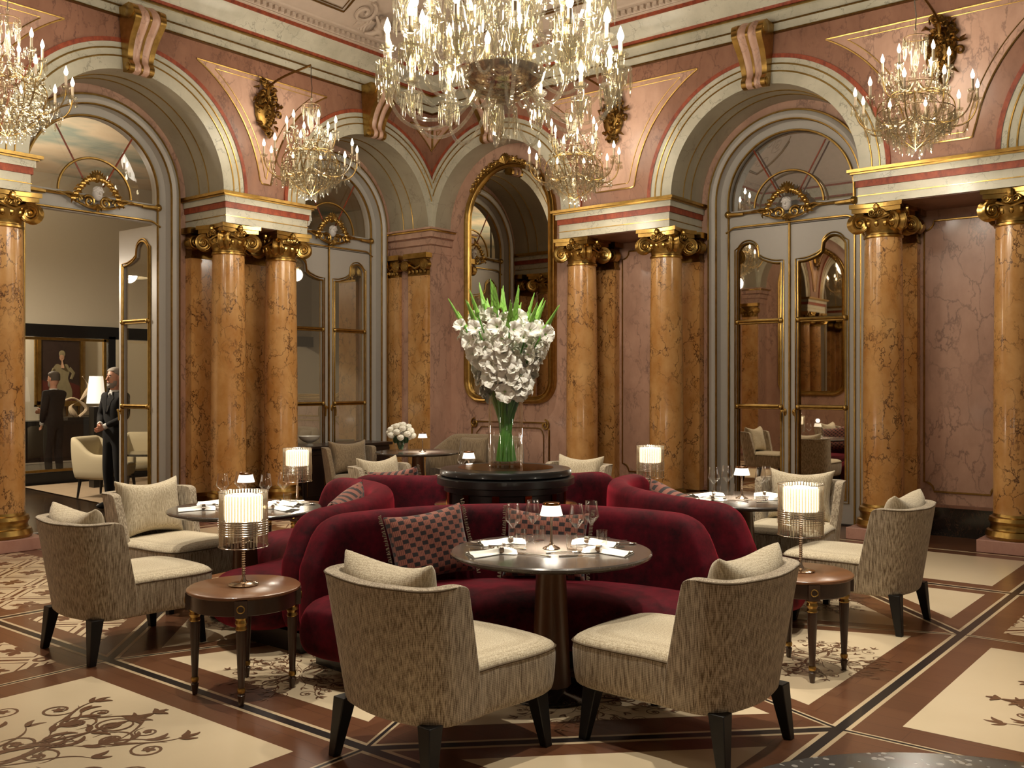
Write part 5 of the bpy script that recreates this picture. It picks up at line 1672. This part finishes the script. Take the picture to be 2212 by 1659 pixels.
def small_chandelier(seed):
    # origin: bottom of the lowest drop
    t_ = thing('crystal_chandelier'); random.seed(seed); D = Drops(t_)
    H = 1.20
    b = MB(); b.lathe([(.001, .06), (.02, .08), (.035, .12), (.015, .15), (.05, .22), (.085, .26), (.05, .30), (.02, .33), (.03, .45), (.045, .55), (.02, .62), (.015, .80), (.03, .88), (.015, .95), (.012, 1.15), (.02, 1.18)], 'crystal', 14); b.build('stem', t_)
    b = MB()
    for r, z in ((.33, .42), (.24, .28), (.14, .17), (.10, 1.10), (.20, .66)):
        b.tube([(r*math.cos(k*PI/14), r*math.sin(k*PI/14), z) for k in range(28)], .004, 'gold_dark', 5, closed=True)
    for q in range(8):
        a = q*PI/4; b.tube(bez((.02*math.cos(a), .02*math.sin(a), .60), (.2*math.cos(a), .2*math.sin(a), .62), (.34*math.cos(a), .34*math.sin(a), .55), (.33*math.cos(a), .33*math.sin(a), .42)), .005, 'gold', 4)
        b.tube(bez((.33*math.cos(a), .33*math.sin(a), .42), (.30*math.cos(a), .30*math.sin(a), .25), (.15*math.cos(a), .15*math.sin(a), .14), (.0, 0, .08)), .004, 'gold', 4)
    b.build('gilt_frame', t_)
    for tier, (n, R, z, ph) in enumerate(((10, .52, .48, 0), (6, .28, .78, .3))):
        for q in range(n):
            a = ph+2*PI*q/n; ca, sa = math.cos(a), math.sin(a)
            b = MB(); b.tube(bez((.04*ca, .04*sa, z-.10), (.25*ca*R/.5, .25*sa*R/.5, z-.26), (R*.96*ca, R*.96*sa, z-.26), (R*ca, R*sa, z), 12), .010, 'crystal', 6); b.tube(bez((.04*ca, .04*sa, z-.10), (.25*ca*R/.5, .25*sa*R/.5, z-.26), (R*.96*ca, R*.96*sa, z-.26), (R*ca, R*sa, z), 12), .0045, 'gold', 4)
            arm = b.build('arm', t_)
            candle_parts(arm, (R*ca, R*sa, z+.02), .10, .0115, .085)
            for w_ in range(6):
                aw = w_*PI/3
                D.add((R*ca+.036*math.cos(aw), R*sa+.036*math.sin(aw), z), random.uniform(.05, .09), .010)
    # curtain of drops
    for r, z, n, l in ((.33, .42, 36, .13), (.33, .40, 30, .20), (.29, .34, 30, .15), (.24, .28, 28, .14), (.19, .22, 22, .12), (.14, .17, 16, .11), (.10, 1.10, 12, .12), (.09, 1.08, 8, .2), (.20, .66, 16, .12), (.28, .52, 22, .11), (.43, .30, 20, .10), (.18, .36, 16, .1), (.06, .10, 7, .08)):
        for q in range(n):
            a = 2*PI*(q+random.random()*.6)/n
            D.add((r*math.cos(a), r*math.sin(a), z+random.uniform(-.02, .02)), l*random.uniform(.7, 1.15), random.uniform(.011, .018))
    for q in range(260):
        a = random.uniform(0, 2*PI); z = random.uniform(.2, .85); r = (.36*math.sqrt(max(.05, 1-((z-.42)/.5)**2)))*random.uniform(.4, 1.0)
        D.add((r*math.cos(a), r*math.sin(a), z), random.uniform(.04, .08), random.uniform(.010, .017))
    D.done()
    b = MB(); b.tube([(0, 0, 1.17), (.01, 0, 1.3), (-.006, .004, 1.42), (0, 0, 1.55)], .006, 'silver', 5); b.build('hanging_cord', t_)
    return t_
SCH = small_chandelier(31)
CZ = 3.66
CHL = ['crystal chandelier cut off by the left edge, in front of the open doorway', 'crystal chandelier left of the great one, hanging before the left wall columns',
       'crystal chandelier right of the great one, hanging over the mirror and columns', 'crystal chandelier at upper right', 'crystal chandelier by the near wall, seen only in the mirrored door']
ordr = [(1, 0), (0, 1), (2, 2), (3, 3), (4, 4)]
for i, (si, li) in enumerate(ordr):
    x, y = SMALL[si]
    place(SCH, i == 0, (x, y, CZ), i*.35, CHL[li], 'chandelier', 'small crystal chandeliers on wall brackets')
def wall_bracket(k, s, lab):
    base = wpt(k, s, 0, 4.65)
    t_ = thing('gilded_wall_bracket', base); tag(t_, lab, 'wall bracket', 'gilded carved chandelier brackets'); 
    b = WL(k, base)
    b.tube(bez((s, -.08, 5.10), (s, -.2, 5.2), (s, -.6, 5.2), (s, -.86, 5.22)), .014, 'gold_dark', 6)
    b.tube([(s, -.06, 4.9), (s, -.10, 5.1), (s, -.07, 5.2)], .018, 'gold', 6)
    b.build('rod', t_)
    b = WL(k, base); random.seed(17)
    for q in range(70):
        z = random.uniform(-.30, .32); hw = .21*(1-abs(z-.02)/.36)**.7 if abs(z-.02) < .35 else .02
        x = random.uniform(-hw, hw); y = -.04-.07*random.random()*(1-abs(x)/(hw+.01))
        sg = random.choice((-1, 1)); a0 = random.uniform(0, 6.28)
        if q % 2: b.tube([(s+x+px, y-.01, 4.85+z+pz) for px, pz in spiral((0, 0), random.uniform(.03, .055), .008, 1.2, a0=a0, n=12, sgn=sg)], random.uniform(.008, .014), 'gold_dark', 4)
        else: b.tube([(s+x, y, 4.85+z), (s+x+.03*math.cos(a0), y-.04, 4.85+z+.03*math.sin(a0)), (s+x+.075*math.cos(a0+.4), y, 4.85+z+.075*math.sin(a0+.4))], [.01, .021, .004], 'gold_dark', 5)
    b.ell((s, -.03, 4.86), (.15, .045, .24), 'gold_dark', 12, 8)
    b.build('carved_plaque', t_)
wall_bracket(1, 7.14, 'gilded carved bracket above the left wall columns'); wall_bracket(2, -6.44, 'gilded carved bracket above the columns right of the mirror')
wall_bracket(2, -2.645, 'gilded carved bracket behind the upper right chandelier'); wall_bracket(1, 3.80, 'gilded carved bracket outside the left edge'); wall_bracket(3, -6.44, 'gilded carved bracket on the near wall')

# great chandelier, origin at its lowest point
t_ = thing('great_crystal_chandelier', (BIG[0], BIG[1], 3.34)); tag(t_, 'great many-armed crystal chandelier with lit candles, cut off by the top edge', 'chandelier')
D = Drops(t_); random.seed(77)
b = MB(); b.lathe([(.001, .0), (.02, .02), (.03, .05), (.012, .08), (.02, .10), (.10, .20), (.105, .27), (.06, .30), (.03, .31)], 'crystal', 24, caps=False); b.build('bottom_cup', t_)
b = MB(); b.lathe([(.03, .31), (.12, .33), (.22, .38), (.285, .45), (.305, .52), (.31, .54), (.295, .53), (.27, .46), (.2, .41), (.1, .36), (0, .34)], 'crystal', 24, smooth=True); b.lathe([(.0, .36), (.2, .40), (.28, .47), (.30, .53), (.0, .50)], 'chrome', 24, caps=False); b.build('glass_dish', t_, label='silvered cut glass dish')
b = MB(); b.lathe([(.03, .5), (.08, .62), (.05, .72), (.10, .85), (.13, .95), (.06, 1.05), (.04, 1.2), (.09, 1.32), (.11, 1.42), (.04, 1.5), (.04, 1.9), (.08, 2.0), (.03, 2.1), (.02, 3.66)], 'crystal', 24); b.build('stem', t_)
for n, R, z, dip, ph, rr in ((14, .85, .50, .34, .1, .0135), (12, .64, .74, .30, .35, .0125), (12, .74, 1.02, .30, .0, .012), (8, .46, 1.24, .22, .2, .011)):
    for q in range(n):
        a = ph+2*PI*q/n; ca, sa = math.cos(a), math.sin(a)
        zs0 = .44 if R > .8 else z-.12
        pth = bez((.16*ca, .16*sa, zs0+.08), (.30*ca, .30*sa, z-dip-.12), (R*.86*ca, R*.86*sa, z-dip-.12), (R*.98*ca, R*.98*sa, z-.16), 18)+[(R*ca, R*sa, z)]
        b = MB(); b.tube(pth, rr, 'crystal', 8)
        b.lathe([(.016, -.17), (.022, -.14), (.05, -.05), (.058, 0), (.066, .02), (.06, .02), (.046, -.04), (.016, -.12)], 'crystal', 14, c=(R*ca, R*sa, z), caps=False)
        b.lathe([(.06, .0), (.085, .012), (.085, .018), (.03, .012)], 'crystal', 14, c=(R*ca, R*sa, z), caps=False)
        b.lathe([(.016, .0), (.03, .05), (.026, .10), (.04, .13), (.044, .135), (.03, .13), (.018, .07)], 'crystal', 12, c=(R*ca, R*sa, z), caps=False)
        arm = b.build('arm', t_)
        candle_parts(arm, (R*ca, R*sa, z+.11), .10, .017, .115)
        for w_ in range(12):
            aw = w_*PI/6
            D.add((R*ca+.078*math.cos(aw), R*sa+.078*math.sin(aw), z+.008), .15 if w_ % 2 else .19, .010)
for q in range(14):
    a = 2*PI*q/14; D.add((.10*math.cos(a), .10*math.sin(a), .25), .16 if q % 2 else .22, .011)
for r, z, n, l in ((.34, .72, 26, .16), (.26, .95, 22, .18), (.40, 1.2, 26, .16), (.30, 1.5, 22, .16), (.2, 1.8, 18, .16), (.55, .92, 28, .14)):
    for q in range(n):
        a = 2*PI*(q+random.random()*.5)/n; D.add((r*math.cos(a), r*math.sin(a), z), l*random.uniform(.8, 1.2), .013)
for q in range(160):
    a = random.uniform(0, 6.28); z = random.uniform(.6, 1.7); r = random.uniform(.12, .55)
    D.add((r*math.cos(a), r*math.sin(a), z), random.uniform(.05, .12), .012)
D.done()
b = MB()
for q in range(10):
    b.tube([(.10*math.cos(q*PI/5), .10*math.sin(q*PI/5), .5), (.24*math.cos(q*PI/5), .24*math.sin(q*PI/5), .8), (.12*math.cos(q*PI/5), .12*math.sin(q*PI/5), 1.4)], .010, 'crystal', 6)
b.build('inner_branches', t_)
# ceiling spot fixtures
SP0 = None
for i, (x, y, ax, ay) in enumerate(SPOTS):
    if SP0 is None:
        SP0 = thing('ceiling_spotlight'); b = MB(); b.lathe([(.05, 0), (.06, -.012), (.045, -.02), (.04, .0)], 'black_wood', 20, caps=False); b.build('housing', SP0)
        b = MB(); b.lathe([(.035, -.004), (0, -.004)], 'shade_lit', 16, caps=False); b.build('lens', SP0); o = SP0
    else: o = copy_tree(SP0)
    o.location = (x, y, 7.02); tag(o, 'small black recessed spotlight in the dark ceiling above the picture', 'spotlight', 'ceiling spotlights')
# ---------------------------------------------------------------- the next room, seen through the open doorway
FX = -15.6
b = MB()
b.grid([[(-19.6, 1.5, -.004), (-10.3, 1.5, -.004)], [(-19.6, 13, -.004), (-10.3, 13, -.004)]], 'far_floor', False); struct(b.build('floor_next_room'))
b = MB(); b.grid([[(-19.6, 1.5, 5.0), (-10.45, 1.5, 5.0)], [(-19.6, 13, 5.0), (-10.45, 13, 5.0)]], 'sky_painting', False); struct(b.build('ceiling_next_room'))
b = MB(); b.box(FX-.12, FX, 1.5, 13, 2.52, 5.0, 'cream_paint'); struct(b.build('wall_next_room_upper'))
b = MB(); b.box(-19.6, -19.5, 1.5, 13, 0, 5, 'cream_paint'); b.box(-19.6, -10.45, 12.9, 13, 0, 5, 'cream_paint'); b.box(-19.6, -10.45, 1.5, 1.6, 0, 5, 'cream_paint'); struct(b.build('wall_next_room'))
b = MB()
b.box(FX-.16, FX+.06, 1.6, 12.9, 2.36, 2.56, 'black_wood'); b.box(FX-.16, FX+.06, 1.6, 12.9, 0, .17, 'black_wood'); b.box(FX-.12, FX+.06, 8.50, 8.62, .1, 2.4, 'black_wood')
struct(b.build('trim_partition'))
b = MB()
for z in (.20, 2.33): b.box(FX-.03, FX+.03, 1.6, 8.5, z-.02, z+.02, 'gold')
for y in (5.05, 6.95, 8.45, 3.6): b.box(FX-.03, FX+.03, y-.022, y+.022, .17, 2.36, 'gold'); b.box(FX-.03, FX+.03, y+.05, y+.075, .17, 2.36, 'gold') if y < 8 else None
struct(b.build('window_partition_frames'))
b = MB(); b.grid([[(FX, 1.7, .2), (FX, 8.45, .2)], [(FX, 1.7, 2.33), (FX, 8.45, 2.33)]], 'pane_glass', False); struct(b.build('window_partition_glass'))
# boiserie mouldings on the far wall
b = MB()
for y0, y1 in ((2.2, 3.8), (4.3, 6.6), (6.9, 8.3), (9.3, 9.75), (10.0, 11.0)):
    for o_ in (0, .10):
        b.tube([(-19.48, y0+o_, .95+o_), (-19.48, y1-o_, .95+o_), (-19.48, y1-o_, 4.6-o_), (-19.48, y0+o_, 4.6-o_)], .022 if o_ == 0 else .01, 'gold_dark', 5, closed=True)
    m_ = (y0+y1)/2
    for q in (-1, 1): b.tube([(-19.46, m_+q*(.05+x), 1.02+z) for x, z in spiral((0, 0), .11, .02, 1.2, a0=PI/2, n=16)], .02, 'gold_dark', 5)
struct(b.build('trim_wall_panels'))
b = MB()   # gilt line on the cream wall below the painted ceiling
b.tube(catmull([(FX+.03, 2+.7*i, 4.62+.05*math.sin(i*2.1)) for i in range(16)], 4), .022, 'gold_dark', 5); struct(b.build('trim_cove_line'))
# portrait
def unit(px, t_, off=0): pass
t_ = thing('portrait_painting', (-19.30, 9.52, 1.26)); tag(t_, 'framed portrait of a pale dressed lady, seen through the partition', 'painting')
b = MB()
hw, hh = .40, 1.22
b.box(-.02, 0, -hw, hw, 0, hh, 'portrait_canvas')
cv_ = b.build('canvas', t_)
b = MB()
b.prism([(-.40, 0), (.40, 0), (.40, .30), (.10, .42), (-.2, .36), (-.40, .44)], .001, .004, 'portrait_red', axis='X')
b.prism(catmull([(-.08, .74), (.02, .72), (.14, .74), (.19, .60), (.16, .44), (.24, .22), (.22, .05), (.02, .01), (-.18, .04), (-.24, .20), (-.15, .42), (-.17, .60)], 4, True), .004, .010, 'portrait_dress', axis='X')
b.tube([(.011, .18, .66), (.011, .27, .56), (.011, .22, .44)], [.04, .036, .03], 'portrait_dress', 8, flat=.15)
b.tube([(.011, -.15, .66), (.011, -.22, .50), (.011, -.12, .38)], [.04, .036, .03], 'portrait_dress', 8, flat=.15)
b.tube([(.012, .03, .84), (.012, .035, .76), (.012, .03, .66)], [.032, .045, .10], 'portrait_skin', 10, flat=.2)
b.ell((.012, .03, .875), (.006, .052, .068), 'portrait_skin', 14, 8)
b.ell((.010, .035, .945), (.006, .068, .075), 'portrait_dress', 14, 8)
b.ell((.018, .012, .885), (.002, .007, .004), 'portrait_red', 6, 4); b.ell((.018, .05, .885), (.002, .007, .004), 'portrait_red', 6, 4)
b.ell((.018, .032, .845), (.002, .012, .004), 'portrait_red', 6, 4)
b.build('figure', t_)
b = MB()
for o_, w_, n_ in ((0, .07, .05), (.07, .04, .03)):
    for y0, y1, z0, z1 in ((-hw-o_-w_, -hw-o_, -o_-w_, hh+o_+w_), (hw+o_, hw+o_+w_, -o_-w_, hh+o_+w_), (-hw-o_-w_, hw+o_+w_, -o_-w_, -o_), (-hw-o_-w_, hw+o_+w_, hh+o_, hh+o_+w_)):
        b.box(-.02, n_, y0, y1, z0, z1, 'gold')
b.build('frame', t_)
# long black console with a sculpture
t_ = thing('console_table', (-18.6, 8.2, 0)); tag(t_, 'long black console table behind the partition, under the portrait', 'table')
b = MB(); b.box(-.3, .3, -2.6, 2.0, .82, .90, 'black_wood'); b.build('top', t_)
b = MB(); b.box(-.27, .2, -2.4, 1.8, .12, .82, 'dark_wood'); b.build('cabinet', t_)
t_ = thing('silver_sculpture', (-18.5, 9.45, .90)); tag(t_, 'pale twisted sculpture on the black console beside the portrait', 'sculpture')
b = MB(); b.box(-.1, .1, -.22, .22, 0, .05, 'black_wood'); b.build('base', t_)
b = MB()
b.tube(catmull([(0, .0, .05), (0, -.12, .25), (0, .1, .4), (0, .25, .62), (0, .12, .85)], 5), [.03+.03*math.sin(i*.6) for i in range(21)], 'candle_wax', 8)
b.tube(catmull([(0, .05, .05), (0, .2, .22), (0, -.05, .42), (0, -.28, .36)], 5), [.035]*8+[.02]*8, 'candle_wax', 8); b.build('figure', t_)
# floor lamp with tapered white shade
t_ = thing('floor_lamp', (-14.35, 7.64, 0)); tag(t_, 'white tapered lampshade on a black square post, left of the bearded man', 'lamp')
b = MB(); b.box(-.075, .075, -.075, .075, 0, 1.25, 'black_wood'); b.build('post', t_)
b = MB(); b.lathe([(.14, 1.30), (.100, 1.72)], 'floor_shade', 32, caps=False); b.build('lamp_shade', t_)
light('POINT', 'floor_lamp_light', (-14.35, 7.64, 1.5), 14, radius=.08)
# cream armchairs
def armchair():
    t_ = thing('cream_armchair')
    b = MB(); rows = []
    for z, k in ((.30, .86), (.33, .96), (.42, 1.0), (.47, .99), (.49, .85), (.495, .4)):
        rows.append([(x*k, y*k, z) for x, y in ((-.30, -.26), (-.31, .0), (-.30, .24), (-.2, .32), (0, .34), (.2, .32), (.30, .24), (.31, 0), (.30, -.26), (0, -.3))])
    b.grid(rows, 'cream_cloth', True, cu=True); b.poly(rows[0], 'cream_cloth'); b.poly(rows[-1], 'cream_cloth'); b.build('seat', t_, sub=1)
    b = MB(); rows = []
    for i in range(21):
        u = -1+2*i/20; L = abs(u); sg = 1 if u > 0 else -1
        if L < .5: x, y = .30*(L/.5)*sg, -.34; top = .86; nx, ny = .2*sg*(L/.5), -1
        else:
            q = (L-.5)/.5; x = (.30+.05*math.sin(q*PI/2))*sg; y = -.34+.58*q; nx, ny = sg, -max(0, 1-q*3)
            top = .86-.24*min(1, q*2.2)**1.5
        l_ = math.hypot(nx, ny); nx, ny = nx/l_, ny/l_
        th = .05
        rows.append([(x, y, .26), (x+nx*.02, y+ny*(.02+.03), .5), (x+nx*.02, y+ny*.07, top-.03), (x, y+ny*.05, top), (x-nx*th, y-ny*th+ny*.04, top), (x-nx*th*1.4, y-ny*th*1.4, top-.04), (x-nx*th, y-ny*th, .26)])
    b.grid(rows, 'cream_cloth', True, cu=True); b.poly(rows[0], 'cream_cloth'); b.poly(rows[-1], 'cream_cloth'); b.build('back_and_arms', t_, sub=1)
    for x, y in ((-.24, -.26), (.24, -.26), (-.24, .24), (.24, .24)):
        b = MB(); b.tube([(x, y, .31), (x*1.12, y*1.12, 0)], [.026, .014], 'leg_wood', 8); b.build('leg', t_)
    return t_
AC = armchair()
place(AC, True, (-13.05, 7.12, 0), R_(-62), 'cream armchair on black legs in the next room, nearer one', 'armchair', 'cream armchairs in the next room')
place(AC, False, (-13.55, 7.95, 0), R_(-130), 'cream armchair in the next room half hidden behind the open door leaf', 'armchair', 'cream armchairs in the next room')
t_ = thing('low_table', (-12.55, 7.5, 0)); tag(t_, 'low round dark table beside the cream armchairs, cut by the open door leaf', 'table')
b = MB(); b.lathe([(0, .60), (.42, .60), (.42, .63), (0, .63)], 'black_marble', 32); b.build('tabletop', t_); b = MB(); b.lathe([(.22, 0), (.05, .03), (.04, .60)], 'black_wood', 16); b.build('pedestal', t_)
t_ = thing('rug', (0, 0, 0)); tag(t_, 'beige rug under the cream armchairs in the next room', 'rug')
b = MB(); b.poly([(-11.3, 6.55, .008), (-15.3, 6.95, .008), (-15.3, 9.6, .008), (-11.3, 9.4, .008)], 'rug'); b.build('pile', t_)
light('POINT', 'next_room_fill', (-13.2, 4.9, 3.2), 420, color=(1, .86, .68), radius=.12)  # fill light added to brighten the next room, source unseen
light('POINT', 'next_room_fill', (-17.8, 7.5, 3.2), 260, color=(1, .86, .68), radius=.12)  # second added fill, behind the partition, without a fitting
t_ = thing('next_room_added_pendant', (-13.2, 4.9, 3.3)); tag(t_, 'added unseen pendant holding the fill light of the next room', 'lamp')  # pendant made up to house the fill light, out of view
b = MB(); b.lathe([(.02, 1.7), (.02, .1)], 'black_wood', 8); b.build('rod', t_)
b = MB(); b.lathe([(.28, -.14), (.28, .04)], 'cream_cloth', 24, caps=False); b.build('lamp_shade', t_)

# ---------------------------------------------------------------- the two men
def man(loc, rz, lab, pose, grey):
    t_ = thing('person', loc, rz); tag(t_, lab, 'person', 'men in dark suits')
    H = 1.80
    # faces +Y
    J = {'pel': (0, 0, .95), 'waist': (0, .0, 1.08), 'chest': (0, .0, 1.30), 'sh': (0, -.01, 1.45), 'neck': (0, .0, 1.50),
         'ls': (-.17, -.01, 1.44), 'rs': (.17, -.01, 1.44), 'lh0': (-.09, 0, .90), 'rh0': (.09, 0, .90),
         'lk': (-.11, .02, .50), 'rk': (.11, .02, .50), 'la': (-.12, -.02, .09), 'ra': (.12, -.02, .09)}
    if pose == 'clasp':
        J.update({'le': (-.25, .02, 1.18), 'lw': (-.06, .17, 1.07), 're': (.25, .02, 1.18), 'rw': (.05, .18, 1.09)})
    else:
        J.update({'le': (-.24, -.02, 1.16), 'lw': (-.15, .10, .96), 're': (.23, .08, 1.17), 'rw': (.12, .33, 1.14)})
    Rd = {'pel': (.165, .12), 'waist': (.155, .115), 'chest': (.185, .13), 'sh': (.14, .10), 'neck': .06, 'ls': .075, 'rs': .075, 'le': .052, 're': .052, 'lw': .042, 'rw': .042, 'lh0': .10, 'rh0': .10, 'lk': .072, 'rk': .072, 'la': .055, 'ra': .055}
    E_ = [('pel', 'waist'), ('waist', 'chest'), ('chest', 'sh'), ('sh', 'neck'), ('sh', 'ls'), ('ls', 'le'), ('le', 'lw'), ('sh', 'rs'), ('rs', 're'), ('re', 'rw'), ('pel', 'lh0'), ('lh0', 'lk'), ('lk', 'la'), ('pel', 'rh0'), ('rh0', 'rk'), ('rk', 'ra')]
    body = skin_body('body', J, Rd, E_, 'suit', t_, 2, root='pel')
    b = MB()
    rows = []
    for z, rx, ry, oy in ((1.50, .052, .055, 0), (1.555, .05, .055, .005), (1.575, .055, .075, .02), (1.61, .068, .090, .012), (1.66, .075, .098, .004), (1.71, .078, .100, 0), (1.76, .068, .088, -.004), (1.79, .045, .06, -.004), (1.80, .01, .012, -.004)):
        rows.append([(rx*math.cos(2*PI*k/16), oy+ry*math.sin(2*PI*k/16), z) for k in range(16)])
    b.grid(rows, 'skin', True, cu=True)
    b.tube([(0, .098, 1.70), (0, .122, 1.655), (0, .104, 1.648)], [.009, .016, .010], 'skin', 6)
    for q in (-1, 1):
        b.ell((q*.079, -.005, 1.68), (.010, .02, .032), 'skin', 8, 6)
        b.ell((q*.030, .088, 1.69), (.013, .008, .008), 'shirt', 8, 6); b.ell((q*.030, .0955, 1.69), (.006, .004, .006), 'leg_wood', 6, 5)
        b.tube([(q*.015, .101, 1.712), (q*.045, .092, 1.712)], .006, 'hair', 5)
    b.tube([(-.025, .098, 1.617), (0, .103, 1.615), (.025, .098, 1.617)], .006, 'portrait_red', 5)
    hd = b.build('head', t_)
    b = MB(); rows = []
    for z, k, cut in ((1.66, 1.06, -.02), (1.70, 1.07, .0), (1.74, 1.08, .05), (1.77, 1.04, .085), (1.795, .80, .09), (1.812, .45, .09), (1.818, .1, .09)):
        rx, ry = .078*k, .10*k
        rows.append([(rx*math.cos(2*PI*q/20), min(ry*math.sin(2*PI*q/20)-.004, cut), z) for q in range(20)])
    b.grid(rows, 'beard' if grey else 'hair', True, cu=True); b.build('hair', t_)
    b = MB(); rows = []
    for z, rx, y1 in ((1.64, .072, .080), (1.605, .066, .092), (1.575, .056, .100), (1.548, .035, .085)):
        rows.append([(rx*math.cos(PI*q/12), .02+(y1-.01)*math.sin(PI*q/12), z) for q in range(13)])
    b.grid(rows, 'beard', True); b.build('beard', t_)
    b = MB(); b.prism([(-.055, 1.49), (.055, 1.49), (.035, 1.40), (0, 1.26), (-.035, 1.40)], .118, .126, 'shirt', axis='Y')
    b.v = [(x, y-.012-(z-1.26)/.24*.048, z) for x, y, z in b.v]
    b.lathe([(.066, 1.485), (.064, 1.52), (.058, 1.525)], 'shirt', 16, caps=False)
    b.build('shirt', t_)
    b = MB(); b.prism([(-.018, 1.48), (.018, 1.48), (.028, 1.28), (0, 1.24), (-.028, 1.28)], .126, .132, 'leg_wood', axis='Y'); b.v = [(x, y-.012-(z-1.26)/.24*.048, z) for x, y, z in b.v]; b.build('tie', t_)
    b = MB()
    for q in (-1, 1): b.prism([(q*.05, 1.50), (q*.10, 1.42), (q*.06, 1.38), (q*.01, 1.22), (q*.035, 1.40)], .100, .134, 'suit', axis='Y')
    b.v = [(x, y-.008-(z-1.26)/.24*.05, z) for x, y, z in b.v]
    b.build('lapels', t_)
    for wr, el in (('lw', 'le'), ('rw', 're')):
        w_, e_ = Vector(J[wr]), Vector(J[el]); d = (w_-e_).normalized()
        b = MB(); b.tube([tuple(w_-d*.01), tuple(w_+d*.035)], .036, 'shirt', 10); b.build('cuff', t_)
        b = MB(); side = d.cross(Vector((0, 0, 1))).normalized(); up = side.cross(d)
        b.tube([tuple(w_+d*.02), tuple(w_+d*.06), tuple(w_+d*.10)], [.026, .036, .034], 'skin', 8, flat=.6)
        for f_ in range(4):
            o_ = up*(-.024+.016*f_); L = (.055, .065, .062, .05)[f_]
            p = w_+d*.095+o_
            b.tube([tuple(p), tuple(p+d*L*.5-side*.006), tuple(p+d*L*.8-side*.03*(1 if wr == 'lw' else -1))], [.010, .009, .007], 'skin', 6)
        p = w_+d*.045+up*.03; b.tube([tuple(p), tuple(p+d*.03+up*.02), tuple(p+d*.055+up*.022)], [.012, .010, .008], 'skin', 6)
        b.build('hand', t_)
    for q in (-1, 1):
        b = MB(); b.ell((q*.12, .05, .045), (.048, .14, .045), 'leg_wood', 12, 8); b.build('shoe', t_)
    return t_
man((-11.72, 6.49, 0), R_(188), 'grey bearded man in a dark suit, half hidden behind the open door leaf', 'clasp', True)
man((-16.05, 7.81, 0), R_(110), 'man in a dark suit seen in profile facing left behind the gilt partition', 'reach', False)
